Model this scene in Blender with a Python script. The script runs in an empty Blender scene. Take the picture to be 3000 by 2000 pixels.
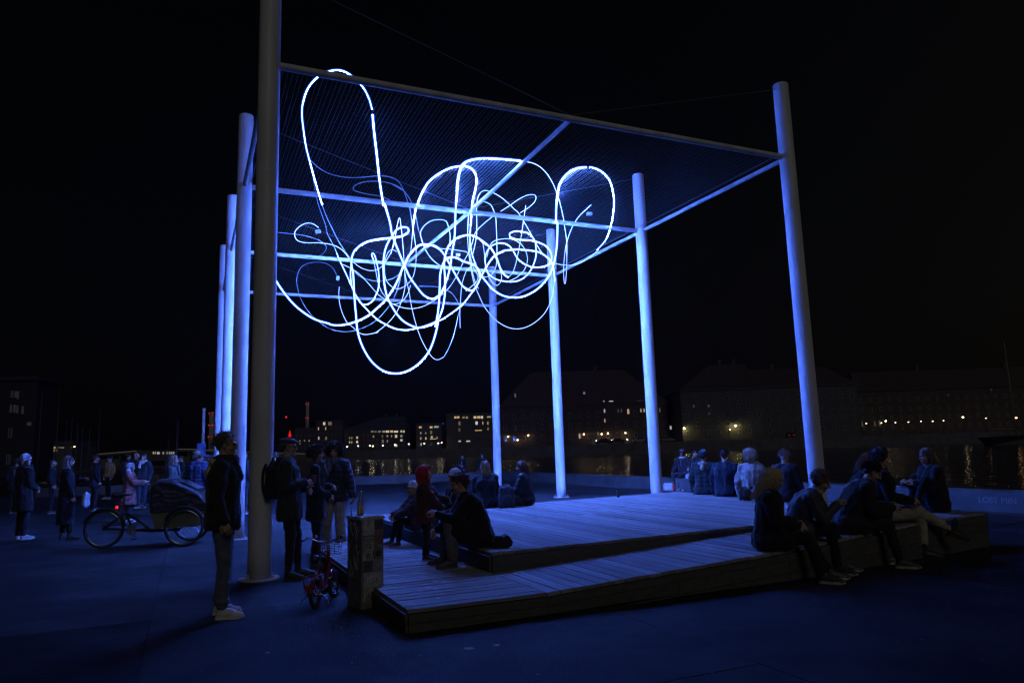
import bpy, bmesh, math, random
import numpy as np
from mathutils import Vector, Matrix, noise
random.seed(7)
S = bpy.context.scene
COL = S.collection
R = math.radians

# ------------------------------------------------------------------ camera, world, light, exposure
CAM_H, PITCH, ROLL, FPX = 1.55, R(8.522), R(1.822), 2093.9
cd = bpy.data.cameras.new('camera'); cam = bpy.data.objects.new('camera', cd); COL.objects.link(cam)
cd.sensor_width = 36; cd.lens = 36 * FPX / 3000; cd.clip_end = 3000; cd.clip_start = 0.05
cam.matrix_world = Matrix.Translation((0, 0, CAM_H)) @ Matrix.Rotation(R(90) + PITCH, 4, 'X') @ Matrix.Rotation(-ROLL, 4, 'Z')
S.camera = cam
S.render.resolution_x, S.render.resolution_y = 1024, 682
S.view_settings.view_transform = 'Standard'; S.view_settings.look = 'None'
S.view_settings.exposure = 0; S.view_settings.gamma = 1; S.view_settings.use_curve_mapping = False
S.render.engine = 'CYCLES'
S.cycles.use_denoising = True
S.cycles.max_bounces = 6; S.cycles.diffuse_bounces = 3; S.cycles.glossy_bounces = 3; S.cycles.transmission_bounces = 5
S.cycles.sample_clamp_indirect = 3.0
S.cycles.filter_width = 1.3
w = bpy.data.worlds.new('World'); S.world = w; w.use_nodes = True
nt = w.node_tree; bg = nt.nodes['Background']
sky = nt.nodes.new('ShaderNodeTexSky'); sky.sky_type = 'NISHITA'; sky.sun_disc = False
sky.sun_elevation = R(9.0); sky.sun_rotation = R(80); sky.air_density = 1.0; sky.dust_density = 6.0; sky.ozone_density = 1.0
nt.links.new(sky.outputs[0], bg.inputs[0]); bg.inputs[1].default_value = SKY_STRENGTH = 0.0006
street_fill = bpy.data.lights.new('street_fill', 'SUN'); street_fill.energy = 0.12; street_fill.angle = R(25); street_fill.color = (1.0, 0.97, 0.93)  # weak night fill from behind, standing in for unseen street lamps
so = bpy.data.objects.new('street_fill', street_fill); COL.objects.link(so)
so.rotation_euler = Vector((-0.27, 0.84, -0.5)).to_track_quat('-Z', 'Y').to_euler()

# ------------------------------------------------------------------ materials
MATS = {}
def mat(name, col, rough=0.7, metal=0.0, var=0.15, scale=8.0, bump=0.0, bscale=40.0, spec=0.5, rnd=0.0, emit=None, estr=0.0, sheen=0.0, stretch=None):
    key = name
    if key in MATS: return MATS[key]
    m = bpy.data.materials.new(name); m.use_nodes = True
    t = m.node_tree; b = t.nodes['Principled BSDF']
    b.inputs['Roughness'].default_value = rough; b.inputs['Metallic'].default_value = metal
    b.inputs['Specular IOR Level'].default_value = spec
    if sheen: b.inputs['Sheen Weight'].default_value = sheen
    tc = t.nodes.new('ShaderNodeTexCoord'); mp = t.nodes.new('ShaderNodeMapping')
    t.links.new(tc.outputs['Object'], mp.inputs[0])
    if stretch: mp.inputs['Scale'].default_value = stretch
    n = t.nodes.new('ShaderNodeTexNoise'); n.inputs['Scale'].default_value = scale; n.inputs['Detail'].default_value = 6
    t.links.new(mp.outputs[0], n.inputs['Vector'])
    mr = t.nodes.new('ShaderNodeMapRange'); mr.inputs[1].default_value = 0.3; mr.inputs[2].default_value = 0.7
    mr.inputs[3].default_value = 1 - var; mr.inputs[4].default_value = 1 + var
    t.links.new(n.outputs[0], mr.inputs[0])
    val = mr.outputs[0]
    if rnd:
        oi = t.nodes.new('ShaderNodeObjectInfo'); m2 = t.nodes.new('ShaderNodeMapRange')
        m2.inputs[3].default_value = 1 - rnd; m2.inputs[4].default_value = 1 + rnd
        t.links.new(oi.outputs['Random'], m2.inputs[0])
        mu = t.nodes.new('ShaderNodeMath'); mu.operation = 'MULTIPLY'
        t.links.new(val, mu.inputs[0]); t.links.new(m2.outputs[0], mu.inputs[1]); val = mu.outputs[0]
    vm = t.nodes.new('ShaderNodeVectorMath'); vm.operation = 'SCALE'; vm.inputs[0].default_value = col[:3]
    t.links.new(val, vm.inputs['Scale']); t.links.new(vm.outputs[0], b.inputs['Base Color'])
    if bump:
        n2 = t.nodes.new('ShaderNodeTexNoise'); n2.inputs['Scale'].default_value = bscale; n2.inputs['Detail'].default_value = 5
        t.links.new(mp.outputs[0], n2.inputs['Vector'])
        bp = t.nodes.new('ShaderNodeBump'); bp.inputs['Strength'].default_value = bump; bp.inputs['Distance'].default_value = 0.02
        t.links.new(n2.outputs[0], bp.inputs['Height']); t.links.new(bp.outputs[0], b.inputs['Normal'])
    if emit:
        b.inputs['Emission Color'].default_value = (*emit, 1); b.inputs['Emission Strength'].default_value = estr
    MATS[key] = m
    return m
def cloth(r, g, b, shiny=0.0):
    return mat('cloth_%d_%d_%d_%d' % (r*1000, g*1000, b*1000, shiny*10), (r, g, b), rough=0.85 - 0.4*shiny, var=0.2, scale=14, bump=0.25, bscale=60, spec=0.25 + 0.3*shiny, sheen=0.15)
SKIN = mat('skin', (0.42, 0.26, 0.19), 0.5, var=0.08, scale=20)
SKIN_DARK = mat('skin_dark', (0.12, 0.065, 0.04), 0.5, var=0.08, scale=20)
EYE = mat('eye_dark', (0.02, 0.018, 0.015), 0.15)
STEEL = mat('galvanised_steel', (0.64, 0.64, 0.64), 0.45, 0.0, var=0.2, scale=4.0, bump=0.08, bscale=14, spec=0.4, stretch=(1, 1, 0.18))
BLACK = mat('black_plastic', (0.015, 0.015, 0.016), 0.45)
RUBBER = mat('rubber', (0.02, 0.02, 0.02), 0.8)
CHROME = mat('chrome', (0.7, 0.7, 0.72), 0.2, 1.0, var=0.03)
def emat(name, col, s):
    m = bpy.data.materials.new(name); m.use_nodes = True; t = m.node_tree
    t.nodes.remove(t.nodes['Principled BSDF']); e = t.nodes.new('ShaderNodeEmission')
    e.inputs[0].default_value = (*col, 1); e.inputs[1].default_value = s
    t.links.new(e.outputs[0], t.nodes['Material Output'].inputs[0]); MATS[name] = m
    return m
# ------------------------------------------------------------------ mesh helpers
def basis(d):
    d = Vector(d).normalized()
    a = Vector((0, 0, 1)) if abs(d.z) < 0.9 else Vector((1, 0, 0))
    u = d.cross(a).normalized(); return u, d.cross(u).normalized(), d
class G:
    def __init__(s): s.v = []; s.f = []
    def add(s, vs, fs):
        o = len(s.v); s.v += [tuple(p) for p in vs]; s.f += [tuple(i + o for i in f) for f in fs]; return s
    def box(s, c, d, rz=0.0, M=None):
        x, y, z = d[0]/2, d[1]/2, d[2]/2
        m = M or Matrix.Rotation(rz, 3, 'Z')
        vs = [Vector(c) + m @ Vector((i*x, j*y, k*z)) for k in (-1, 1) for j in (-1, 1) for i in (-1, 1)]
        return s.add(vs, [(0,2,3,1),(4,5,7,6),(0,1,5,4),(1,3,7,5),(3,2,6,7),(2,0,4,6)])
    def hexa(s, b, t):           # four bottom, four top points (counter-clockwise)
        return s.add(list(b) + list(t), [(3,2,1,0),(4,5,6,7),(0,1,5,4),(1,2,6,5),(2,3,7,6),(3,0,4,7)])
    def tube(s, path, r, n=8, cap=True, closed=False):
        P = [Vector(p) for p in path]; m = len(P)
        rr = [r]*m if not hasattr(r, '__len__') else r
        u = None; o = len(s.v)
        for i in range(m):
            if closed: d = P[(i+1) % m] - P[i-1]
            else: d = P[min(i+1, m-1)] - P[max(i-1, 0)]
            if d.length < 1e-9: d = Vector((0, 0, 1))
            d.normalize()
            if u is None: u = basis(d)[0]
            u = (u - d*u.dot(d)); u = u.normalized() if u.length > 1e-6 else basis(d)[0]
            v = d.cross(u)
            s.v += [tuple(P[i] + (u*math.cos(2*math.pi*k/n) + v*math.sin(2*math.pi*k/n))*rr[i]) for k in range(n)]
        for i in range(m if closed else m-1):
            a, b = o + i*n, o + ((i+1) % m)*n
            s.f += [(a+k, a+(k+1) % n, b+(k+1) % n, b+k) for k in range(n)]
        if cap and not closed:
            s.f.append(tuple(o + k for k in range(n))[::-1]); s.f.append(tuple(o + (m-1)*n + k for k in range(n)))
        return s
    def lathe(s, prof, c=(0,0,0), n=16, M=None):
        o = len(s.v); c = Vector(c)
        for (r, z) in prof:
            for k in range(n):
                p = Vector((r*math.cos(2*math.pi*k/n), r*math.sin(2*math.pi*k/n), z))
                s.v.append(tuple(c + (M @ p if M else p)))
        for i in range(len(prof)-1):
            a, b = o + i*n, o + (i+1)*n
            s.f += [(a+k, a+(k+1) % n, b+(k+1) % n, b+k) for k in range(n)]
        s.f.append(tuple(o + k for k in range(n))[::-1]); s.f.append(tuple(o + (len(prof)-1)*n + k for k in range(n)))
        return s
    def cap(s, p0, r0, p1, r1=None, n=10):      # tapered capsule
        r1 = r0 if r1 is None else r1
        p0, p1 = Vector(p0), Vector(p1); d = p1 - p0
        if d.length < 1e-6: d = Vector((0, 0, 1e-4))
        d.normalize(); pts, rs = [], []
        for a in (-80, -45, -10): pts.append(p0 + d*r0*math.sin(R(a))); rs.append(r0*math.cos(R(a)))
        for a in (10, 45, 80): pts.append(p1 + d*r1*math.sin(R(a))); rs.append(r1*math.cos(R(a)))
        return s.tube(pts, rs, n)
    def ell(s, c, r, M=None, n=12, m=8):
        c = Vector(c); vs = []; fs = []
        for i in range(m+1):
            th = math.pi*(i + 0.02)/(m + 0.04)
            for k in range(n):
                ph = 2*math.pi*k/n
                p = Vector((r[0]*math.sin(th)*math.cos(ph), r[1]*math.sin(th)*math.sin(ph), r[2]*math.cos(th)))
                vs.append(c + (M @ p if M else p))
        for i in range(m):
            fs += [(i*n+k, (i+1)*n+k, (i+1)*n+(k+1) % n, i*n+(k+1) % n) for k in range(n)]
        fs.append(tuple(range(n))); fs.append(tuple(m*n + k for k in range(n))[::-1])
        return s.add(vs, fs)
    def mesh(s, name='mesh', smooth=False):
        me = bpy.data.meshes.new(name); me.from_pydata(s.v, [], s.f); me.update()
        if smooth: me.shade_smooth()
        return me
    def build(s, name, m, parent=None, smooth=False):
        return link(name, s.mesh(name, smooth), m, parent)
def link(name, me, m=None, parent=None):
    o = bpy.data.objects.new(name, me); COL.objects.link(o)
    if m is not None and me is not None and len(me.materials) == 0: me.materials.append(m)
    if parent is not None: o.parent = parent
    return o
def tag(o, label, cat, group=None, kind=None):
    o['label'] = label; o['category'] = cat
    if group: o['group'] = group
    if kind: o['kind'] = kind
    return o
def thing(name, loc=(0,0,0), rz=0.0):
    o = bpy.data.objects.new(name, None); COL.objects.link(o); o.location = loc; o.rotation_euler = (0, 0, rz)
    o.empty_display_size = 0.1
    return o
def struct(o): o['kind'] = 'structure'; return o
def copy_tree(o, parent=None):
    c = o.copy(); COL.objects.link(c); c.parent = parent
    for ch in o.children: copy_tree(ch, c)
    return c
def catmull(P, step=0.06, closed=False):
    P = [Vector(p) for p in P]; out = []
    n = len(P)
    for i in range(n-1):
        p0, p1, p2, p3 = P[max(i-1, 0)], P[i], P[i+1], P[min(i+2, n-1)]
        k = max(2, int((p2-p1).length/step))
        for j in range(k):
            t = j/k; t2, t3 = t*t, t*t*t
            out.append(0.5*((2*p1) + (p2-p0)*t + (2*p0-5*p1+4*p2-p3)*t2 + (3*p1-p0-3*p2+p3)*t3))
    out.append(P[-1]); return out
_tmp = None
def remesh(g, voxel, smooth=4):
    me = g.mesh('tmp'); o = bpy.data.objects.new('tmp', me); COL.objects.link(o)
    a = o.modifiers.new('r', 'REMESH'); a.mode = 'VOXEL'; a.voxel_size = voxel
    b = o.modifiers.new('s', 'SMOOTH'); b.factor = 0.5; b.iterations = smooth
    dg = bpy.context.evaluated_depsgraph_get()
    r = bpy.data.meshes.new_from_object(o.evaluated_get(dg))
    bpy.data.objects.remove(o); bpy.data.meshes.remove(me)
    r.shade_smooth(); return r
def mverts(me):
    a = np.empty(len(me.vertices)*3); me.vertices.foreach_get('co', a); return a.reshape(-1, 3)
def mnorms(me):
    a = np.empty(len(me.vertices)*3); me.vertex_normals.foreach_get('vector', a); return a.reshape(-1, 3)
def setv(me, a): me.vertices.foreach_set('co', a.ravel()); me.update()
def wrinkle(me, amp, sc, seed=0.0, z=0.6):
    a = mverts(me); n = mnorms(me)
    d = np.array([noise.noise((p[0]*sc + seed, p[1]*sc, p[2]*sc*z)) + 0.5*noise.noise((p[0]*sc*2.3 + seed, p[1]*sc*2.3 + 9, p[2]*sc*2.3*z)) for p in a.tolist()])
    setv(me, a + n*(d*amp)[:, None])
def quilt(me, amp, period, axis=(0, 0, 1)):
    a = mverts(me); n = mnorms(me); t = a @ np.array(axis)
    setv(me, a + n*(amp*(np.abs(np.sin(np.pi*t/period))**0.6 - 0.6))[:, None])

# ------------------------------------------------------------------ grid of the place: everything near stands square to the steel frame
TH = R(24.4); E1 = Vector((math.cos(TH), math.sin(TH), 0)); E2 = Vector((-math.sin(TH), math.cos(TH), 0))
UL = Vector((-0.303, 8.225, 0))                    # front left corner of the upper deck
def dk(u, w, z=0.0): return UL + E1*u + E2*w + Vector((0, 0, z))
# ------------------------------------------------------------------ plaza: concrete slabs over a dark bed, up to the quay edge
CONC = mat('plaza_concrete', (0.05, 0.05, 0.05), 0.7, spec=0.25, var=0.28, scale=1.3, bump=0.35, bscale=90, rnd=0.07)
CONC_DIM = mat('plaza_concrete_dim', (0.036, 0.036, 0.0362), 0.75, spec=0.2, var=0.35, scale=1.1, bump=0.5, bscale=120, rnd=0.06)  # front slabs darker in colour, imitating the light falling off towards the camera
def stains(m, lo, sc):
    t = m.node_tree; b = t.nodes['Principled BSDF']; src = b.inputs['Base Color'].links[0].from_socket
    tc = t.nodes.new('ShaderNodeTexCoord'); gm = t.nodes.new('ShaderNodeNewGeometry')
    n = t.nodes.new('ShaderNodeTexNoise'); n.inputs['Scale'].default_value = sc; n.inputs['Detail'].default_value = 8; n.inputs['Roughness'].default_value = 0.7
    v = t.nodes.new('ShaderNodeTexVoronoi'); v.inputs['Scale'].default_value = 260.0
    t.links.new(gm.outputs['Position'], n.inputs['Vector']); t.links.new(gm.outputs['Position'], v.inputs['Vector'])
    r1 = t.nodes.new('ShaderNodeMapRange'); r1.inputs[1].default_value = 0.42; r1.inputs[2].default_value = 0.6; r1.inputs[3].default_value = lo; r1.inputs[4].default_value = 1.25
    r2 = t.nodes.new('ShaderNodeMapRange'); r2.inputs[1].default_value = 0.1; r2.inputs[2].default_value = 0.6; r2.inputs[3].default_value = 1.35; r2.inputs[4].default_value = 0.75
    t.links.new(n.outputs[0], r1.inputs[0]); t.links.new(v.outputs[0], r2.inputs[0])
    mu = t.nodes.new('ShaderNodeMath'); mu.operation = 'MULTIPLY'; t.links.new(r1.outputs[0], mu.inputs[0]); t.links.new(r2.outputs[0], mu.inputs[1])
    vm = t.nodes.new('ShaderNodeVectorMath'); vm.operation = 'SCALE'; t.links.new(src, vm.inputs[0]); t.links.new(mu.outputs[0], vm.inputs['Scale']); t.links.new(vm.outputs[0], b.inputs['Base Color'])
stains(CONC, 0.6, 0.9); stains(CONC_DIM, 0.5, 0.8)
BED = mat('joint_bed', (0.012, 0.012, 0.012), 0.9)
QC = Vector((-0.94, 37.87, 0))                       # quay corner (water beyond)
# quay edge runs from QC along -E2 (right side) and along -E1L to the left
QR = QC - E2*60
QL = QC + Vector((-0.985, -0.17, 0))*22
plaza = struct(link('plaza', G().add([QR + Vector((0,0,-0.012)), QC + Vector((0,0,-0.012)), QL + Vector((0,0,-0.012)), (-60, 60, -0.012), (-120, 60, -0.012), (-120, -30, -0.012), (QR.x, -30, -0.012)], [(0,1,2,3,4,5,6)]).mesh('plaza'), BED))
slab_me = {}
def slab(u0, w0, du, dw, parent, z=0.0, gap=0.009):
    m_ = CONC_DIM if w0 < 0.5 else CONC
    key = (round(du, 2), round(dw, 2), m_.name)
    if key not in slab_me:
        a, b = du/2 - gap/2, dw/2 - gap/2; c = 0.0
        slab_me[key] = G().hexa([(-a,-b,-0.05),(a,-b,-0.05),(a,b,-0.05),(-a,b,-0.05)], [(-a+c,-b+c,0),(a-c,-b+c,0),(a-c,b-c,0),(-a+c,b-c,0)])
        # bevel ring is short, the sides carry it
        slab_me[key] = slab_me[key].mesh('slab')
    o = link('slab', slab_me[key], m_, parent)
    p = UL + E1*(u0 + du/2) + E2*(w0 + dw/2)
    o.location = (p.x, p.y, z + random.uniform(-0.002, 0.002)); o.rotation_euler = (0, 0, TH)
    return o
def inside(p):
    r = Vector((p.x, p.y, 0)) - QC
    if r.dot(E1) > -1.0 and r.dot(Vector((0.985,0.17,0))) > -60: return False
    nl = Vector((-0.17, 0.985, 0))
    return r.dot(nl) < -1.0 and p.y > -9 and p.x > -46
DU, DW = 4.0, 4.0
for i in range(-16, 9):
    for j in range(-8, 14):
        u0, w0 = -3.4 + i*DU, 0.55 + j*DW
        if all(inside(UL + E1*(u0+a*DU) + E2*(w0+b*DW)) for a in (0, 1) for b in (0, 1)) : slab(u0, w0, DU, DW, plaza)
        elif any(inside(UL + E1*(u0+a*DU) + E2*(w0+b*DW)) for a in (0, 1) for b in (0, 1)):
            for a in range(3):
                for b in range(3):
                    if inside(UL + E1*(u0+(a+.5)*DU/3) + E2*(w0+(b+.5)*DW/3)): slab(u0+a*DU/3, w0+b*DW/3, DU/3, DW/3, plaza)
# strip of paving behind the upstand, so the slabs meet it
EDGE = mat('quay_concrete', (0.085, 0.085, 0.083), 0.8, var=0.25, scale=2.0, bump=0.4, bscale=50, rnd=0.08)
apron = struct(G().add([QR - E1*2.6 + Vector((0,0,-0.006)), QR + Vector((0,0,-0.006)), QC + Vector((0,0,-0.006)), QL + Vector((0,0,-0.006)), QL + Vector((0.3,-2.8,-0.006)), QC - E1*2.6 - E2*2.6 + Vector((0,0,-0.006))], [(0,1,2,5),(5,2,3,4)]).build('quay_apron', EDGE))
# low upstand along the water, cast in lengths
up = thing('quay_upstand', (0, 0, 0)); tag(up, 'low concrete upstand running along the water edge of the plaza', 'low wall')
def upstand(a, b, n):
    d = (b - a).normalized(); nn = Vector((-d.y, d.x, 0)); L = (b - a).length/n
    for i in range(n):
        p = a + d*(L*i + 0.006); q = a + d*(L*(i+1) - 0.006)
        w0, h, c = 0.5, 0.41, 0.02
        def ring(p): return [p, p + nn*w0, p + nn*w0 + Vector((0,0,h-c)), p + nn*(w0-c) + Vector((0,0,h)), p + nn*c + Vector((0,0,h)), p + Vector((0,0,h-c))]
        vs = ring(p) + ring(q)
        G().add(vs, [(0,1,2,3,4,5), (11,10,9,8,7,6)] + [(k, 6+k, 6+(k+1) % 6, (k+1) % 6) for k in range(6)]).build('wall_segment', EDGE, up)
upstand(QC - E1*0.0, QR, 16)
upstand(QL, QC - E1*0.02, 8)
# painted letters on the upstand at the right
def text_mesh(txt, size, ext=0.002):
    cu = bpy.data.curves.new('lettering', 'FONT'); cu.body = txt; cu.size = size; cu.extrude = ext; cu.align_x = 'CENTER'; cu.align_y = 'CENTER'
    o = bpy.data.objects.new('tmp', cu); COL.objects.link(o)
    me = bpy.data.meshes.new_from_object(o.evaluated_get(bpy.context.evaluated_depsgraph_get()))
    bpy.data.objects.remove(o); return me
PAINTW = mat('chalk_paint', (0.2, 0.2, 0.21), 0.8)
wl = link('lettering', text_mesh('LOST MIN', 0.17), PAINTW, up)
pw = QC - E2*25.5
wl.matrix_world = Matrix.Translation(pw + Vector((0,0,0.22)) - E1*0.004) @ Matrix.Rotation(TH - R(90), 4, 'Z') @ Matrix.Rotation(R(90), 4, 'X')
# water
def water_mat():
    m = mat('harbour_water', (0.003, 0.004, 0.006), 0.1, spec=0.35, var=0.0)
    t = m.node_tree; b = t.nodes['Principled BSDF']
    tc = t.nodes.new('ShaderNodeTexCoord'); mp = t.nodes.new('ShaderNodeMapping'); mp.inputs['Scale'].default_value = (1.0, 0.45, 1)
    n = t.nodes.new('ShaderNodeTexNoise'); n.inputs['Scale'].default_value = 0.9; n.inputs['Detail'].default_value = 4; n.inputs['Roughness'].default_value = 0.6
    bp = t.nodes.new('ShaderNodeBump'); bp.inputs['Strength'].default_value = 1.0; bp.inputs['Distance'].default_value = 0.5
    t.links.new(tc.outputs['Object'], mp.inputs[0]); t.links.new(mp.outputs[0], n.inputs['Vector'])
    t.links.new(n.outputs[0], bp.inputs['Height']); t.links.new(bp.outputs[0], b.inputs['Normal'])
    return m
struct(G().add([(-600, -60, -0.85), (900, -60, -0.85), (900, 320, -0.85), (-600, 320, -0.85)], [(0,1,2,3)]).build('water', water_mat()))
qw = struct(G().add([QR + Vector((0,0,-0.02)), QC + Vector((0,0,-0.02)), QL + Vector((0,0,-0.02)), (-60,60,-0.02), QR + Vector((0,0,-3)), QC + Vector((0,0,-3)), QL + Vector((0,0,-3)), (-60,60,-3)], [(0,4,5,1),(1,5,6,2),(2,6,7,3)]).build('quay_wall', EDGE))
# ------------------------------------------------------------------ timber deck
WOOD = mat('weathered_decking', (0.29, 0.275, 0.256), 0.7, spec=0.3, var=0.3, scale=5, bump=0.5, bscale=26, rnd=0.26, stretch=(0.22, 5, 5))
def flute(m, axis):
    t = m.node_tree; b = t.nodes['Principled BSDF']; old = b.inputs['Normal'].links[0].from_node
    tc = t.nodes.new('ShaderNodeTexCoord'); wv = t.nodes.new('ShaderNodeTexWave'); wv.wave_type = 'BANDS'; wv.bands_direction = axis
    wv.inputs['Scale'].default_value = 17.0; wv.inputs['Distortion'].default_value = 0.0
    bp = t.nodes.new('ShaderNodeBump'); bp.inputs['Strength'].default_value = 0.9; bp.inputs['Distance'].default_value = 0.004
    t.links.new(tc.outputs['Object'], wv.inputs[0]); t.links.new(wv.outputs['Fac'], bp.inputs['Height'])
    t.links.new(old.outputs[0], bp.inputs['Normal']); t.links.new(bp.outputs[0], b.inputs['Normal'])
flute(WOOD, 'Y')
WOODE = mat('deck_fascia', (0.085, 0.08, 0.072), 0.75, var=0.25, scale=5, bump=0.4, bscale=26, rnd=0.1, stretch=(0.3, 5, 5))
SOIL = mat('deck_carcass', (0.03, 0.028, 0.025), 0.9)
deck = thing('timber_deck', dk(0, 0)); tag(deck, 'low timber stage with a ramp and a landing under the steel frame', 'deck')
def rel(p): return Vector(p) - deck.location
plank_me = {}
def plank(u, w, L, wd, along_u, z, tilt=0.0, name='plank', m=None):
    key = (round(L, 3), round(wd, 3), m)
    if key not in plank_me:
        a, b, h, c = L/2, wd/2, 0.032, 0.004
        plank_me[key] = G().add([(-a,-b,-h),(a,-b,-h),(a,b,-h),(-a,b,-h),(-a,-b,-c),(a,-b,-c),(a,b,-c),(-a,b,-c),(-a,-b+c,0),(a,-b+c,0),(a,b-c,0),(-a,b-c,0)],
            [(3,2,1,0),(0,1,5,4),(1,2,6,5),(2,3,7,6),(3,0,4,7),(4,5,9,8),(6,7,11,10),(5,6,10,9),(7,4,8,11),(8,9,10,11)]).mesh('plank')
    o = link(name, plank_me[key], m or WOOD, deck)
    o.location = rel(dk(u, w, z + random.uniform(-0.0018, 0.0018)))
    e = (0, 0, TH if along_u else TH + R(90))
    mx = Matrix.Rotation(e[2], 4, 'Z')
    if tilt: mx = Matrix.Rotation(math.atan(tilt), 4, E2*-1) @ mx
    o.rotation_euler = mx.to_euler()
    return o
UZ = lambda u: 0.41 + 0.008*u
RZ = lambda u: 0.20 + 0.045*u
PW = 0.146
for i in range(48):                                    # upper stage: boards run away from the camera, butted in two lengths
    u = (i + 0.5)*PW
    sp = 3.0 if i % 2 else 3.6
    gp = 0.005 if i % 4 else 0.014
    for w0, w1 in ((0.0, sp), (sp, 5.95)):
        plank(u, (w0+w1)/2, w1 - w0 - 0.006, PW - gp, False, UZ(u), 0.008)
WF = lambda u: -1.345 if u < 3 else -1.345 + 0.345*(u - 3)/4
for i in range(48):                                    # ramp
    u = (i + 0.5)*PW
    z = min(RZ(u), UZ(u))
    gp = 0.005 if i % 5 else 0.014
    plank(u, WF(u)/2 - 0.002, -WF(u) - 0.012, PW - gp, False, z, 0.045 if RZ(u) < UZ(u) else 0.008)
for j in range(36):                                    # landing: boards run across
    w = -1.34 + (j + 0.5)*PW
    plank(-0.676, w, 1.338, PW - (0.005 if j % 3 else 0.012), True, 0.20)
SCREW = mat('screw_heads', (0.75, 0.76, 0.78), 0.3, 0.6)
sg = G()
for j in range(36):
    for du in (-1.25, -0.1):
        for k in (-0.035, 0.035): sg.lathe([(0.006, 0), (0.0045, 0.003)], rel(dk(du, -1.34 + (j+0.5)*PW + k, 0.199)), 6)
so2 = sg.build('screw_heads', SCREW, deck); so2['kind'] = 'stuff'
# carcass below the boards
cg = G()
def carc(u0, u1, w0, w1, za, zb):
    cg.hexa([rel(dk(u0,w0,0.0)), rel(dk(u1,w0,0.0)), rel(dk(u1,w1,0.0)), rel(dk(u0,w1,0.0))], [rel(dk(u0,w0,za)), rel(dk(u1,w0,zb)), rel(dk(u1,w1,zb)), rel(dk(u0,w1,za))])
carc(0.03, 6.98, 0.03, 5.92, UZ(0)-0.04, UZ(7)-0.04); carc(0.0, 6.98, -0.97, 0.02, RZ(0)-0.045, UZ(7)-0.05); carc(-1.31, -0.02, -1.31, 3.9, 0.155, 0.155)
cg.hexa([rel(dk(0,-1.31)), rel(dk(3,-1.31)), rel(dk(6.9,-0.98)), rel(dk(0,-0.98))], [rel(dk(0,-1.31,.155)), rel(dk(3,-1.31,RZ(3)-.05)), rel(dk(6.9,-.98,RZ(5)-.05)), rel(dk(0,-.98,.155))])
cg.build('carcass', SOIL, deck)
def fascia(u0, u1, w0, w1, zt0, zt1, zb0, zb1, th=0.028):       # one skirting board between two plan points
    if max(zt0 - zb0, zt1 - zb1) < 0.012: return
    zb0, zb1 = min(zb0, zt0 - 0.002), min(zb1, zt1 - 0.002)
    a, b = dk(u0, w0), dk(u1, w1); d = (b - a).normalized(); n = Vector((d.y, -d.x, 0))*th
    V = lambda p, z: rel(p + Vector((0, 0, z)))
    return G().hexa([V(a, zb0), V(a + n, zb0), V(b + n, zb1), V(b, zb1)], [V(a, zt0), V(a + n, zt0), V(b + n, zt1), V(b, zt1)]).build('fascia_board', WOODE, deck)
TOPZ = lambda u: 0.2 if u <= 0 else min(RZ(u), UZ(u))
for (a, b) in ((-1.345, 0.0), (0.004, 1.5), (1.504, 3.0), (3.004, 4.3), (4.304, 5.65), (5.654, 7.0)):      # front skirting in courses
    za, zb, wa, wb = TOPZ(a), TOPZ(b), WF(a), WF(b)
    fascia(a, b, wa, wb, za-0.036, zb-0.036, za-0.108, zb-0.108)
    fascia(a, b, wa+.006, wb+.006, za-0.113, zb-0.113, max(za-0.235, 0.012), max(zb-0.235, 0.012))
    fascia(a, b, wa+.003, wb+.003, za-0.240, zb-0.240, 0.012, 0.012)
for (a, b) in ((3.9, 1.3), (1.296, -1.34)):
    fascia(-1.345, -1.345, a, b, 0.164, 0.164, 0.092, 0.092); fascia(-1.339, -1.339, a, b, 0.087, 0.087, 0.012, 0.012)
for (a, b) in ((0.0, 1.4), (1.404, 2.8), (2.804, 4.2), (4.204, 5.6)):      # riser of the upper stage over the ramp
    fascia(a, b, -0.004, -0.004, UZ(a)-0.036, UZ(b)-0.036, RZ(a)+0.003, RZ(b)+0.003, 0.022)
for (a, b) in ((5.9, 3.0), (2.996, 0.0)): fascia(-0.004, -0.004, a, b, 0.374, 0.374, 0.206 if a < 4 else 0.05, 0.206)
for (a, b) in ((-1.0, 2.3), (2.304, 5.95)): fascia(7.01, 7.01, a, b, 0.43, 0.43, 0.235, 0.235); fascia(7.004, 7.004, a, b, 0.23, 0.23, 0.012, 0.012)
for (a, b) in ((7.0, 3.5), (3.496, 0.0)): fascia(a, b, 5.955, 5.955, 0.43, 0.40, 0.012, 0.012)
# ------------------------------------------------------------------ steel frame
C1 = Vector((-3.337, 9.496, 0)); FW, FL, ZB, ZT = 9.778, 5.079, 7.08, 8.62
TF = R(24.315); F1 = Vector((math.cos(TF), math.sin(TF), 0)); F2 = Vector((-math.sin(TF), math.cos(TF), 0))
frame = thing('steel_pergola', C1); tag(frame, 'tall open frame of eight pale steel columns and tube beams with a net', 'pergola')
def fr(i, j, z): return F1*FW*i + F2*FL*j + Vector((0, 0, z))
colg = G(); rad = 0.149
colg.lathe([(rad, 0), (rad, 0.3)] + [(rad + q, z0 + z) for z0 in (2.72, 5.4) for q, z in ((0, -0.06), (0, -0.012), (.002, 0), (.002, 0.015), (0, 0.027), (0, 0.08))] + [(rad, ZT-.15), (rad, ZT-.04), (rad-.001, ZT-.02), (rad-.02, ZT)], n=40)
colme = colg.mesh('column', True)
bpm = G().lathe([(0.25, 0.0), (0.25, 0.018)], n=28).mesh('base_plate')
bog = G().lathe([(0.022, 0.018), (0.022, 0.045)], n=6).lathe([(0.011, 0.045), (0.011, 0.085)], n=8).mesh('bolt')
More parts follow.
